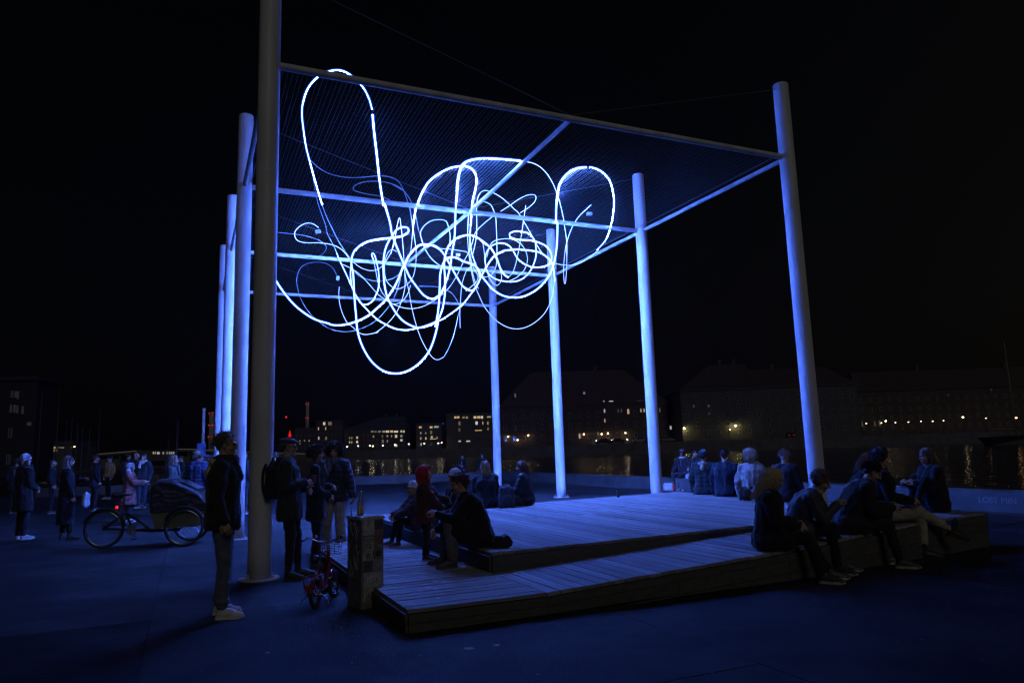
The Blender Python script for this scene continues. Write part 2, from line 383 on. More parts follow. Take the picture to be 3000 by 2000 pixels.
for i in (0, 1):
    for j in range(4):
        c = link('column', colme, STEEL, frame); c.location = fr(i, j, 0.018)
        bpl = link('base_plate', bpm, STEEL, c); bpl.location = (0, 0, -0.016)
        for k in range(4):
            bo = link('bolt', bog, STEEL, c); a = R(45 + 90*k) + TF
            bo.location = (0.205*math.cos(a), 0.205*math.sin(a), -0.016)
def beam(p, q, r, name='beam'):
    d = (q - p).normalized(); n = 24
    g = G().tube([p, p + d*0.001, q - d*0.001, q], r, n)
    return g.build(name, STEEL, frame, True)
BR = 0.056
for j in range(4):
    a, b = fr(0, j, ZB), fr(1, j, ZB); beam(a + F1*(rad-.01), b - F1*(rad-.01), BR)
for i in (0, 1):
    for j in range(3): a, b = fr(i, j, ZB), fr(i, j+1, ZB); beam(a + F2*(rad-.01), b - F2*(rad-.01), BR*0.82)
MI = [0.5, 0.507, 0.493]
for j in range(2): a, b = fr(MI[j], j, ZB-0.01), fr(MI[j+1], j+1, ZB-0.01); d = (b-a).normalized(); beam(a + d*BR*.9, b - d*BR*.9, 0.042)
for j in range(2):   # collars where the middle beam meets the cross beams
    p = fr(MI[j+1], j+1, ZB)
    G().tube([p - F1*0.14, p + F1*0.14], BR+0.012, 20).build('collar', STEEL, frame, True)
WIRE = mat('steel_wire', (0.2, 0.21, 0.22), 0.5, 0.0, var=0.05)
for j in range(4):
    m = fr(0.5 if j in (0, 3) else MI[min(j, 2)], j, ZB + BR + 0.01)
    for i in (0, 1): G().tube([fr(i, j, ZT-0.12) + F1*(rad if i == 0 else -rad), m], 0.0045, 5).build('stay_cable', WIRE, frame)
# net: one hand-woven sheet of wires, too many to pick apart
ng = G(); cell = 0.0715
def sag(u, v): return ZB + 0.075 - 0.05*math.sin(math.pi*u)*(1 + 0.5*math.sin(3*math.pi*v)) + 0.006*math.sin(31*u + 17*v)
nu, nv = int(FW/cell), int(3*FL/cell)
for a in range(1, nu):
    u = a/nu; ng.tube([fr(u + 0.0009*math.sin(a*3.1 + k), 3*k/16, sag(u, k/16)) for k in range(17)], 0.0016, 3, cap=False)
for b in range(1, nv):
    v = b/nv; ng.tube([fr(k/12, 3*(v + 0.0006*math.sin(b*2.3 + k)), sag(k/12, v) + 0.003) for k in range(13)], 0.0005, 3, cap=False)
nto = ng.build('net', WIRE, frame); nto['kind'] = 'stuff'
# net border cables along the beams
for i in (0.013, 0.987): G().tube([fr(i, 0, ZB+0.08), fr(i, 3, ZB+0.08)], 0.007, 5).build('border_cable', WIRE, frame)
# ------------------------------------------------------------------ neon sculpture
def flex_mat(name, col, lo, hi):        # flex glow shaped by facing: strong down and back, keeping the front ground dim
    m = emat(name, col, hi); t = m.node_tree; e = [n for n in t.nodes if n.type == 'EMISSION'][0]
    ge = t.nodes.new('ShaderNodeNewGeometry'); vm = t.nodes.new('ShaderNodeVectorMath'); vm.operation = 'DOT_PRODUCT'; vm.inputs[1].default_value = (0.0, 0.78, -0.62)
    mr = t.nodes.new('ShaderNodeMapRange'); mr.inputs[1].default_value = 0.32; mr.inputs[2].default_value = 0.9; mr.inputs[3].default_value = lo; mr.inputs[4].default_value = hi
    t.links.new(ge.outputs['Normal'], vm.inputs[0]); t.links.new(vm.outputs['Value'], mr.inputs[0]); t.links.new(mr.outputs[0], e.inputs[1])
    return m
NEON_T = flex_mat('neon_glow', (0.068, 0.172, 1.0), 36.0, 2700.0)
NEON_M = flex_mat('neon_glow_medium', (0.075, 0.175, 1.0), 26.0, 1850.0)
NEON_S = flex_mat('neon_glow_soft', (0.15, 0.24, 1.0), 7.0, 30.0)
HALO = bpy.data.materials.new('glow_halo'); HALO.use_nodes = True  # added shell with its own faint emission, standing in for the blue halo
_t = HALO.node_tree; _t.nodes.remove(_t.nodes['Principled BSDF']); _m = _t.nodes.new('ShaderNodeMixShader'); _a = _t.nodes.new('ShaderNodeBsdfTransparent'); _b = _t.nodes.new('ShaderNodeEmission')
_b.inputs[0].default_value = (0.03, 0.12, 1.0, 1); _b.inputs[1].default_value = 1.6; _m.inputs[0].default_value = 0.22
_t.links.new(_a.outputs[0], _m.inputs[1]); _t.links.new(_b.outputs[0], _m.inputs[2]); _t.links.new(_m.outputs[0], _t.nodes['Material Output'].inputs[0])
CABLE = mat('silicone_cable', (0.6, 0.62, 0.66), 0.4, var=0.05)
neon = thing('neon_sculpture', (0.0, 14.0, 2.8)); tag(neon, 'tangled blue white neon tube drawing hanging from the net', 'light sculpture')
NEON = [
('loop_left','m',[(-3.95,14.6,6.82),(-3.88,13.94,6.94),(-3.87,13.87,6.95),(-3.76,13.08,7.05),(-3.71,12.58,7.21),(-3.63,12.12,7.37),(-3.58,11.87,7.52),(-3.51,11.7,7.65),(-3.37,11.5,7.79),(-3.16,11.34,7.9),(-2.95,11.26,7.95),(-2.74,11.17,7.91),(-2.56,11.1,7.79),(-2.39,11.1,7.62),(-2.3,11.1,7.49),(-2.23,11.1,7.32),(-2.19,11.1,7.16)]),
('cable','c',[(-4.18,15.44,7.12),(-4.3,16.28,7.12),(-4.4,17.22,7.12),(-4.44,18.02,7.04),(-4.4,18.52,6.93),(-4.35,18.91,6.84),(-4.32,19.1,6.79)]),
('drop','t',[(-2.18,11.1,7.06),(-2.23,11.45,6.98),(-2.31,12.13,6.81),(-2.42,12.99,6.65),(-2.49,13.77,6.46),(-2.48,13.82,6.51),(-2.48,14.45,6.32),(-2.48,14.72,6.13),(-2.41,15.1,5.88),(-2.33,15.3,5.65),(-2.23,15.45,5.4),(-2.09,15.59,5.19),(-1.94,15.71,5.01),(-1.79,15.8,4.95),(-1.68,15.85,4.99),(-1.57,15.94,5.13),(-1.47,16.0,5.38),(-1.38,16.0,5.67),(-1.32,16.0,6.04),(-1.26,16.0,6.37),(-1.23,16.0,6.79),(-1.19,15.76,7.12),(-1.12,15.16,7.12),(-1.03,14.28,7.12),(-0.92,13.63,7.12),(-0.81,13.33,7.12),(-0.65,13.2,7.12),(-0.43,13.16,7.12),(-0.09,13.22,7.12),(0.28,13.33,7.12)]),
('far_hook','s',[(0.28,13.33,7.12),(0.4,13.39,7.12),(0.58,13.53,7.12),(0.76,13.86,7.12),(0.93,14.4,7.12),(1.11,15.25,7.12),(1.27,16.28,7.12),(1.4,17.27,7.12),(1.37,17.09,7.12),(1.5,18.19,7.12),(1.61,19.25,7.12),(1.68,20.31,7.03),(1.67,20.49,6.69),(1.62,20.37,6.32),(1.59,20.34,6.25),(1.57,20.31,6.33),(1.56,20.2,6.62),(1.59,20.05,6.97),(1.6,19.51,7.12),(1.6,18.67,7.12),(1.64,17.68,7.12),(1.73,16.92,7.12),(1.85,16.41,7.12),(1.95,16.05,7.12),(1.77,16.71,7.12),(1.95,16.07,7.12)]),
('swoop','m',[(-4.4,17.68,6.62),(-4.24,17.41,6.32),(-3.86,16.8,5.64),(-3.69,16.51,5.32),(-3.46,16.19,4.99),(-3.19,15.94,4.69),(-3.18,15.93,4.68),(-3.0,15.84,4.51),(-2.78,15.74,4.37),(-2.55,15.68,4.26),(-2.32,15.65,4.23),(-2.06,15.61,4.26),(-1.82,15.65,4.34),(-1.64,15.71,4.43),(-1.56,15.73,4.45),(-1.33,15.83,4.62),(-1.1,16.0,4.84),(-0.91,16.17,5.12),(-0.77,16.33,5.36),(-0.69,16.48,5.6),(-0.73,16.59,5.79),(-0.86,16.7,5.94)]),
('cable','c',[(-3.78,13.17,7.12),(-4.06,14.42,7.12),(-4.27,15.49,7.12),(-4.49,16.93,7.12),(-4.62,17.56,7.12),(-4.51,17.68,6.88),(-4.42,17.77,6.65)]),
('left_swing','t',[(-5.42,16.0,5.62),(-5.29,15.95,5.41),(-5.07,15.87,5.12),(-4.85,15.8,4.88),(-4.59,15.73,4.67),(-4.34,15.66,4.52),(-4.05,15.6,4.42),(-4.0,15.59,4.39),(-3.84,15.57,4.37),(-3.66,15.55,4.38),(-3.43,15.52,4.43),(-3.23,15.5,4.51),(-3.1,15.52,4.6),(-2.94,15.55,4.75),(-2.79,15.58,4.9),(-2.65,15.62,5.12),(-2.54,15.68,5.34),(-2.41,15.77,5.72),(-2.3,15.85,5.97),(-2.17,15.96,6.18),(-2.04,16.04,6.29),(-1.89,16.12,6.31),(-1.7,16.22,6.28),(-1.55,16.38,6.15),(-1.43,16.58,5.95),(-1.29,16.8,5.7),(-1.16,16.93,5.49),(-1.03,17.0,5.41),(-0.93,17.05,5.39),(-0.83,17.12,5.52),(-0.74,17.2,5.71),(-0.65,17.26,5.9),(-0.54,17.33,6.11),(-0.36,17.42,6.36),(-0.14,17.49,6.48),(-0.16,17.5,6.49),(0.14,17.59,6.54),(0.46,17.69,6.54),(0.77,17.78,6.5),(0.99,17.83,6.36),(1.05,17.85,6.3),(1.12,17.88,6.16),(1.14,17.93,5.94),(1.15,17.96,5.79)]),
('right_u','s',[(1.17,18.34,5.88),(1.1,18.49,5.49),(0.93,18.64,5.13),(0.69,18.76,4.9),(0.41,18.87,4.76),(0.13,18.97,4.73),(-0.15,19.07,4.82),(-0.43,19.1,5.02),(-0.7,19.1,5.36),(-0.88,19.1,5.76),(-0.99,18.98,6.07),(-1.06,18.83,6.48),(-1.09,18.72,6.79),(-1.1,18.53,7.12),(-1.02,17.4,7.12),(-0.94,16.4,7.12)]),
('right_loop','m',[(1.68,13.77,7.12),(1.81,13.85,7.12),(1.98,14.07,7.12),(2.16,14.47,7.12),(2.3,15.0,7.12),(2.43,15.67,7.12),(2.53,16.46,7.12),(2.61,17.39,7.12),(2.59,18.4,6.98),(2.38,18.72,6.78)]),
('right_tail','s',[(2.4,18.91,6.83),(2.41,18.94,6.81),(2.15,19.27,6.68),(1.89,19.57,6.62),(1.64,19.82,6.66),(1.35,20.02,6.77),(1.17,20.17,6.93),(0.97,20.16,7.12),(0.76,19.16,7.12),(0.57,18.09,7.12),(0.4,17.19,7.12),(0.25,16.45,7.12),(0.16,16.21,7.12),(0.04,15.84,7.12),(-0.14,15.36,7.12),(-0.34,15.01,7.12),(-0.49,14.9,7.12),(-0.61,15.09,7.12),(-0.7,15.65,7.12),(-0.76,16.7,7.12),(-0.84,18.12,7.12),(-0.97,19.34,7.12),(-1.09,20.24,7.12)]),
('great_ring','t',[(1.62,13.77,7.12),(1.5,13.78,7.12),(1.35,13.88,7.12),(1.21,14.2,7.12),(1.13,14.64,7.12),(1.12,15.16,7.12),(1.13,15.84,7.12),(1.14,16.41,6.85),(1.17,16.4,6.84),(1.14,16.3,6.38),(1.09,16.23,6.02),(1.01,16.11,5.7),(0.91,16.01,5.47),(0.76,15.9,5.25),(0.55,15.78,5.05),(0.29,15.72,4.92),(0.05,15.66,4.89),(-0.18,15.6,4.93),(-0.39,15.57,5.07),(-0.54,15.54,5.25),(-0.65,15.52,5.4),(-0.72,15.49,5.54),(-0.79,15.45,5.61),(-0.83,15.43,5.63),(-1.0,15.37,5.67),(-1.15,15.3,5.74),(-1.28,15.25,5.75),(-1.39,15.21,5.7),(-1.46,15.17,5.56),(-1.51,15.11,5.33),(-1.52,15.04,5.02),(-1.53,14.98,4.73),(-1.56,14.95,4.44),(-1.61,14.91,4.15),(-1.55,14.9,4.28),(-1.59,14.9,4.07),(-1.67,14.9,3.81),(-1.77,14.9,3.6),(-1.94,14.96,3.42),(-2.13,15.02,3.29),(-2.33,15.08,3.22),(-2.49,15.13,3.21),(-2.66,15.19,3.24),(-2.85,15.26,3.33),(-3.05,15.35,3.51),(-3.22,15.47,3.75),(-3.36,15.61,4.03),(-3.45,15.74,4.31),(-3.5,15.86,4.6),(-3.56,16.01,4.94),(-3.63,16.2,5.38),(-3.67,16.31,5.73),(-3.72,16.37,5.91),(-3.73,16.44,6.15),(-3.68,16.5,6.33)]),
('inner_curl','t',[(-3.7,16.6,6.36),(-3.56,16.58,6.48),(-3.37,16.55,6.56),(-3.11,16.52,6.6),(-2.84,16.49,6.61),(-2.58,16.46,6.63),(-2.51,16.45,6.65),(-2.38,16.43,6.73),(-2.4,16.41,6.82),(-2.52,16.4,6.84),(-2.66,16.36,6.76),(-2.73,16.33,6.64),(-2.83,16.28,6.46),(-2.9,16.22,6.24),(-2.93,16.16,5.97),(-2.92,16.1,5.7),(-2.89,16.02,5.4),(-2.82,15.95,5.09),(-2.71,15.89,4.85),(-2.56,15.82,4.61),(-2.38,15.76,4.42),(-2.1,15.68,4.28),(-1.86,15.62,4.3),(-1.66,15.6,4.39),(-1.54,15.6,4.62),(-1.47,15.6,4.94),(-1.47,15.79,5.37),(-1.5,15.96,5.75),(-1.49,16.07,6.0),(-1.41,16.21,6.29),(-1.25,16.32,6.49),(-1.09,16.42,6.58),(-0.94,16.54,6.64),(-0.78,16.67,6.62),(-0.6,16.84,6.53),(-0.44,17.0,6.42),(-0.32,17.18,6.24),(-0.24,17.36,6.02),(-0.14,17.51,5.88),(-0.05,17.58,5.83)]),
('inner_tail','s',[(-0.05,17.77,5.87),(0.06,17.85,5.98),(0.16,18.01,6.27),(0.24,18.2,6.64),(0.33,18.45,7.12),(0.38,17.05,7.12),(0.42,15.94,7.12)]),
('high_loop','m',[(-2.38,17.22,7.12),(-2.17,16.11,7.12),(-1.91,15.09,7.12),(-1.67,14.37,7.12),(-1.45,13.96,7.12),(-1.2,13.65,7.12),(-0.98,13.51,7.12),(-0.79,13.53,7.12),(-0.67,13.74,7.12),(-0.63,14.17,7.12),(-0.67,14.67,7.12),(-0.76,15.3,7.12),(-0.81,15.7,7.12),(-0.87,16.37,7.12),(-0.95,17.33,7.11),(-0.98,17.49,6.86),(-0.97,17.6,6.62),(-0.93,17.65,6.41),(-0.87,17.69,6.23),(-0.82,17.72,6.09),(-0.76,17.77,5.89)]),
('lower_sweep','s',[(-2.38,17.22,7.12),(-2.56,18.28,7.09),(-2.63,18.42,6.75),(-2.79,18.55,6.41),(-2.8,18.62,6.0),(-2.84,18.67,5.77),(-2.94,18.73,5.48),(-3.09,18.78,5.21),(-3.34,18.85,4.95),(-3.66,18.92,4.73),(-3.58,18.93,4.76),(-3.9,18.99,4.71),(-4.11,19.03,4.77),(-4.3,19.07,4.94),(-4.46,19.11,5.08),(-4.6,19.16,5.34),(-4.69,19.21,5.63),(-4.73,19.26,5.93),(-4.72,19.29,6.12)]),
('cable','c',[(-4.99,20.05,6.65),(-5.13,20.13,6.89),(-5.36,20.22,7.05),(-5.64,20.31,7.12),(-5.95,20.41,7.11),(-6.18,20.5,6.99),(-6.31,20.61,6.7),(-6.28,20.62,6.44),(-6.2,20.62,6.15),(-6.05,20.62,5.86),(-5.81,20.62,5.56),(-5.48,20.62,5.28),(-5.22,20.52,5.14),(-4.88,20.41,5.05),(-4.54,20.3,5.05),(-4.21,20.18,5.12),(-3.91,20.07,5.25),(-3.67,19.99,5.44),(-3.42,19.9,5.71),(-3.25,19.82,6.0),(-3.12,19.73,6.33),(-3.05,19.67,6.55)]),
('double_ring','m',[(0.67,17.39,6.65),(0.55,17.39,6.86),(0.38,17.39,6.93),(0.2,17.39,6.96),(0.05,17.39,6.92),(0.02,17.39,6.85),(0.09,17.39,6.78),(0.28,17.45,6.75),(0.55,17.56,6.76),(0.77,17.65,6.72),(0.97,17.74,6.63),(1.08,17.82,6.46),(1.08,17.88,6.32),(0.99,17.94,6.2),(0.76,18.03,6.17),(0.54,18.12,6.22),(0.36,18.11,6.31),(0.21,18.03,6.43),(0.1,17.94,6.62),(-0.03,17.86,6.75),(-0.23,17.78,6.78),(-0.41,17.71,6.71),(-0.54,17.64,6.56),(-0.61,17.57,6.36),(-0.6,17.48,6.11),(-0.53,17.4,5.88),(-0.36,17.43,5.75),(-0.14,17.48,5.7),(0.07,17.52,5.69),(0.3,17.56,5.76),(0.5,17.62,5.95),(0.64,17.67,6.23),(0.69,17.72,6.47),(0.68,17.77,6.76)]),
('thin_ring','s',[(-0.62,19.1,6.78),(-0.51,19.1,7.12),(-0.36,18.7,7.12),(-0.12,18.56,7.12),(0.12,18.67,7.12),(0.33,19.11,7.12),(0.47,19.41,6.98),(0.5,19.34,6.71),(0.41,19.27,6.44),(0.2,19.18,6.21),(-0.06,19.1,6.07)]),
('thin_drop','s',[(-0.56,15.58,7.12),(-0.4,15.8,7.12),(-0.33,16.29,7.12),(-0.3,16.72,7.12),(-0.31,17.84,7.12),(-0.33,19.03,7.12),(-0.36,20.09,7.04),(-0.4,20.0,6.71),(-0.51,19.96,6.52),(-0.66,19.93,6.42),(-0.78,19.9,6.44),(-0.9,19.86,6.59)]),
('thin_knot','s',[(-0.71,18.74,7.12),(-0.68,19.04,6.86),(-0.65,18.99,6.5),(-0.58,18.93,6.2),(-0.46,18.92,6.0),(-0.35,18.95,5.94),(-0.25,18.97,6.05),(-0.23,19.0,6.25),(-0.31,19.05,6.56),(-0.42,19.1,6.82)]),
('thin_diagonal','s',[(-0.38,16.68,7.12),(-0.65,17.3,7.12),(-0.86,17.93,7.12),(-1.0,18.87,7.12),(-1.16,19.82,7.12),(-1.35,20.32,6.98),(-1.5,20.22,6.64),(-1.67,20.11,6.31),(-1.87,20.01,6.04),(-2.11,19.91,5.82),(-2.44,19.79,5.61),(-2.77,19.68,5.52),(-3.12,19.72,5.59),(-3.45,19.78,5.76),(-3.68,19.82,5.93),(-3.79,19.84,6.03),(-4.23,19.94,6.55),(-4.55,19.99,6.81),(-4.89,20.05,6.99)]),
('thin_oval','s',[(-1.69,19.26,7.12),(-1.61,18.84,7.12),(-1.53,18.05,7.12),(-1.51,17.31,7.12),(-1.53,16.89,7.12),(-1.67,16.78,7.12),(-1.89,16.86,7.12),(-2.11,17.25,7.12),(-2.26,17.74,7.12),(-2.31,18.28,7.12),(-2.33,19.36,7.12),(-2.26,20.22,7.07),(-2.02,20.05,6.84)]),
('needle','s',[(-3.35,19.65,7.12),(-2.94,17.94,7.12),(-2.75,17.08,7.12),(-2.61,16.55,7.12),(-2.68,17.23,7.12),(-2.82,18.34,7.12),(-3.05,20.06,7.12),(-2.99,19.89,6.56),(-2.87,19.74,6.06),(-2.76,19.61,5.48),(-2.61,19.51,4.92),(-2.48,19.48,4.57),(-2.31,19.48,4.25),(-2.17,19.48,4.07),(-2.04,19.48,4.03),(-1.89,19.48,4.1)]),
('cable','c',[(-1.9,19.58,4.11),(-1.76,19.73,4.39),(-1.63,19.92,4.8),(-1.55,20.1,5.22),(-1.47,20.25,5.62),(-1.55,20.32,5.82),(-1.7,20.43,6.08),(-1.86,20.52,6.19),(-2.19,20.71,6.36),(-2.74,21.0,6.46)]),
('hanging_end','s',[(-1.39,19.1,4.83),(-1.4,19.18,5.23),(-1.38,19.25,5.61),(-1.35,19.35,6.0),(-1.3,19.43,6.26),(-1.2,19.51,6.53),(-1.03,19.58,6.69)]),
('cable','c',[(-3.74,13.0,7.12),(-3.69,13.35,7.12),(-3.59,13.63,7.12),(-3.41,13.83,7.12),(-3.17,13.93,7.12),(-2.9,13.92,7.12),(-2.63,13.88,7.12),(-2.38,13.96,7.12),(-2.26,14.21,7.12),(-2.23,14.72,7.12),(-2.25,15.43,7.12),(-2.27,15.92,7.12),(-2.39,17.22,7.12)]),
('small_coil','s',[(-2.39,17.22,7.12),(-2.58,19.24,7.02),(-2.6,19.05,6.44),(-2.68,18.92,6.16),(-2.83,18.8,5.97),(-3.0,18.7,5.87),(-3.15,18.61,5.91),(-3.27,18.51,6.04),(-3.31,18.43,6.26),(-3.28,18.32,6.56),(-3.17,18.23,6.77),(-3.05,18.19,6.81),(-2.95,18.15,6.74)]),
('cable','c',[(-2.63,15.29,7.12),(-2.79,15.05,7.12),(-3.05,14.89,7.12),(-3.24,14.71,7.12),(-3.28,14.55,7.12),(-3.17,14.33,7.12),(-2.96,14.18,7.12),(-2.74,14.16,7.12),(-2.52,14.24,7.12),(-2.33,14.46,7.12),(-2.22,14.78,7.12),(-2.41,14.36,7.12),(-2.29,14.57,7.12),(-2.21,14.9,7.12),(-2.17,15.51,7.12),(-2.19,16.24,7.12),(-2.29,17.59,7.12),(-2.28,17.78,7.12)]),
('back_curl','s',[(-2.28,17.78,7.12),(-2.33,18.73,7.12),(-2.32,19.73,7.11),(-2.13,19.8,6.89),(-1.94,19.86,6.75)]),
('cable','c',[(-5.86,17.36,7.12),(-5.61,17.49,7.12),(-5.24,17.72,7.12),(-5.01,18.1,7.12),(-4.94,18.46,7.12),(-4.98,18.88,7.12),(-5.19,19.38,7.12),(-5.45,19.72,7.12)]),
('left_coil','s',[(-4.71,17.08,7.12),(-4.76,16.8,7.12),(-4.88,16.72,7.12),(-5.12,16.94,7.12),(-5.36,17.34,7.12),(-5.5,17.77,7.12),(-5.53,18.16,7.12),(-5.38,18.35,7.12),(-5.06,18.39,7.12),(-4.78,18.57,7.12),(-4.64,18.92,7.12),(-4.6,19.45,7.12),(-4.62,20.1,7.12),(-4.45,20.0,6.96),(-4.24,19.87,6.79),(-3.96,19.71,6.66),(-3.72,19.58,6.65),(-3.55,19.47,6.74),(-3.33,19.32,6.99),(-3.11,18.75,7.12),(-2.94,18.05,7.12)]),
('small_needle','m',[(-3.48,17.77,6.45),(-3.52,17.74,6.56),(-3.48,17.72,6.6),(-3.42,17.69,6.5),(-3.35,17.63,6.23),(-3.3,17.55,5.98),(-3.28,17.4,5.65),(-3.32,17.27,5.41),(-3.41,17.18,5.22),(-3.55,17.13,5.14),(-3.67,17.09,5.18),(-3.78,17.02,5.39),(-3.86,17.0,5.6),(-3.89,17.0,5.87),(-3.87,17.0,6.13)]),
('back_swing','s',[(-3.52,17.96,6.51),(-3.49,18.14,6.23),(-3.46,18.32,5.94),(-3.39,18.46,5.74),(-3.35,18.5,5.68),(-3.2,18.61,5.48),(-3.06,18.67,5.45),(-2.89,18.74,5.55),(-2.76,18.83,5.77),(-2.7,18.91,6.01)]),
('cable','c',[(-4.56,20.05,6.82),(-4.29,19.97,6.56),(-4.0,19.9,6.43),(-3.66,19.78,6.36),(-3.28,19.6,6.39),(-3.06,19.48,6.5)]),
('swan','s',[(-0.17,16.31,7.12),(0.06,15.9,7.12),(0.26,15.51,7.12),(0.45,15.27,7.12),(0.58,15.26,7.12),(0.64,15.37,7.12),(0.62,15.72,7.12),(0.48,16.12,7.12),(0.3,16.45,7.12)]),
('thin_hang','s',[(-2.12,18.92,7.12),(-1.92,19.28,7.12),(-1.64,19.4,7.12),(-1.41,19.56,7.12),(-1.17,19.67,7.08),(-1.1,19.63,6.84),(-1.06,19.58,6.54),(-0.99,19.52,6.23),(-0.89,19.48,5.99)]),
('mid_small','s',[(-1.18,18.53,5.71),(-1.01,18.53,5.85),(-0.89,18.53,5.96),(-0.84,18.53,6.11),(-0.91,18.53,6.23),(-0.98,18.56,6.4),(-1.06,18.73,6.79),(-1.06,18.54,7.12)]),
]

off = Vector(neon.location)
for nm, k, P in NEON:
    path = [p - off for p in catmull(P, 0.07)]
    if k == 'c': G().tube(path, 0.0085, 6).build('cable', CABLE, neon, True); continue
    r_ = {'t': 0.0125, 'm': 0.0095, 's': 0.0055}[k]
    o = G().tube(path, r_, 6).build('glowing_tube', {'t': NEON_T, 'm': NEON_M, 's': NEON_S}[k], neon, True)
    if k != 's': G().tube(path, r_*2.6, 10).build('glow_halo', HALO, o, True)
def connector(p, d):
    d = Vector(d).normalized(); u, v, _ = basis(d)
    M = Matrix((u, v, d)).transposed()
    G().box(Vector(p) - off, (0.09, 0.07, 0.12), M=M).build('connector', CABLE, neon)
connector((-4.99, 20.2, 6.59), (0.1, 0, 1)); connector((-4.75, 17.2, 7.05), (1, 0, .2)); connector((-5.5, 19.1, 6.95), (1, .2, 0.1)); connector((1.95, 16.5, 7.05), (1, .2, 0)); connector((-1.43, 19.4, 6.95), (1, .2, 0))

# ------------------------------------------------------------------ people
def ik(a, b, l1, l2, pole):
    a, b = Vector(a), Vector(b); d = b - a; L = d.length
    if L > (l1 + l2)*0.998: b = a + d*((l1 + l2)*0.998/L); d = b - a; L = d.length
    x = (l1*l1 - l2*l2 + L*L)/(2*L); h = math.sqrt(max(l1*l1 - x*x, 0.0)); d.normalize()
    p = Vector(pole); p = p - d*p.dot(d); p = p.normalized() if p.length > 1e-6 else basis(d)[0]
    return a + d*x + p*h, b
def hand(g, wrist, fdir, pn, side, s, curl=0.5):
    f = Vector(fdir).normalized(); n = Vector(pn); n = (n - f*n.dot(f)).normalized(); t = f.cross(n)*side   # t: thumb side
    w = Vector(wrist)
    g.cap(w - f*0.05*s, 0.026*s, w + f*0.01*s, 0.025*s)
    for k, (o, L) in enumerate(((0.028, 0.068), (0.010, 0.076), (-0.009, 0.071), (-0.027, 0.056))):
        kn = w + f*(0.088 - 0.006*abs(k-1))*s + t*o*s
        g.cap(w + f*0.012*s + t*o*0.6*s, 0.017*s, kn, 0.0135*s, 8)
        a = 0.25 + curl*0.9; p = kn
        for q, fr_ in enumerate((0.45, 0.32, 0.25)):
            d = f*math.cos(a) + n*math.sin(a); e = p + d*L*fr_*s*1.1
            g.cap(p, (0.0098 - 0.0008*q)*s, e, (0.009 - 0.0008*q)*s, 7); p = e; a += curl*0.75
    p = w + f*0.02*s + t*0.024*s; a0 = p + (f*0.55 + t*0.75 + n*0.25).normalized()*0.036*s
    a1 = a0 + (f*0.85 + t*0.25 + n*0.4*(0.4 + curl)).normalized()*0.032*s; a2 = a1 + (f*0.9 - t*0.1*curl + n*0.5*curl).normalized()*0.027*s
    g.cap(p, 0.015*s, a0, 0.0125*s, 7); g.cap(a0, 0.012*s, a1, 0.0105*s, 7); g.cap(a1, 0.0105*s, a2, 0.009*s, 7)
SHOES = {}
def shoe_mesh(kind, voxel=0.008):
    if kind in SHOES: return SHOES[kind]
    g = G()
    g.cap((0, -0.055, 0.045), 0.042, (0, 0.03, 0.045), 0.045); g.cap((0, 0.03, 0.042), 0.044, (0.006, 0.135, 0.028), 0.036)
    g.cap((0, -0.02, 0.07), 0.04, (0, 0.06, 0.055), 0.036)
    hi = {'sneaker': 0.1, 'boot': 0.2, 'shoe': 0.09}[kind]
    g.cap((0, -0.045, 0.05), 0.043, (0, -0.04, hi), 0.042)
    sole = G()
    me = remesh(g, voxel, 3); a = mverts(me); a[:, 2] = np.maximum(a[:, 2], 0.018); setv(me, a)
    prof = [(0, -0.1), (0.03, -0.092), (0.042, -0.06), (0.04, 0.0), (0.046, 0.07), (0.043, 0.12), (0.026, 0.165), (0, 0.178), (-0.02, 0.165), (-0.036, 0.12), (-0.042, 0.07), (-0.038, 0.0), (-0.042, -0.06), (-0.03, -0.092)]
    n = len(prof)
    vs = [(x, y, 0.0 + (0.012 if y > 0.15 else 0)) for x, y in prof] + [(x*1.02, y, 0.028) for x, y in prof]
    sole.add(vs, [tuple(range(n)), tuple(range(n, 2*n))[::-1]] + [(k, n+k, n+(k+1) % n, (k+1) % n) for k in range(n)])
    SHOES[kind] = (me, sole.mesh('sole')); return SHOES[kind]
def mixmesh(ms):
    bm = bmesh.new()
    for m in ms: bm.from_mesh(m)
    r = bpy.data.meshes.new('mixed'); bm.to_mesh(r); bm.free(); r.shade_smooth(); return r
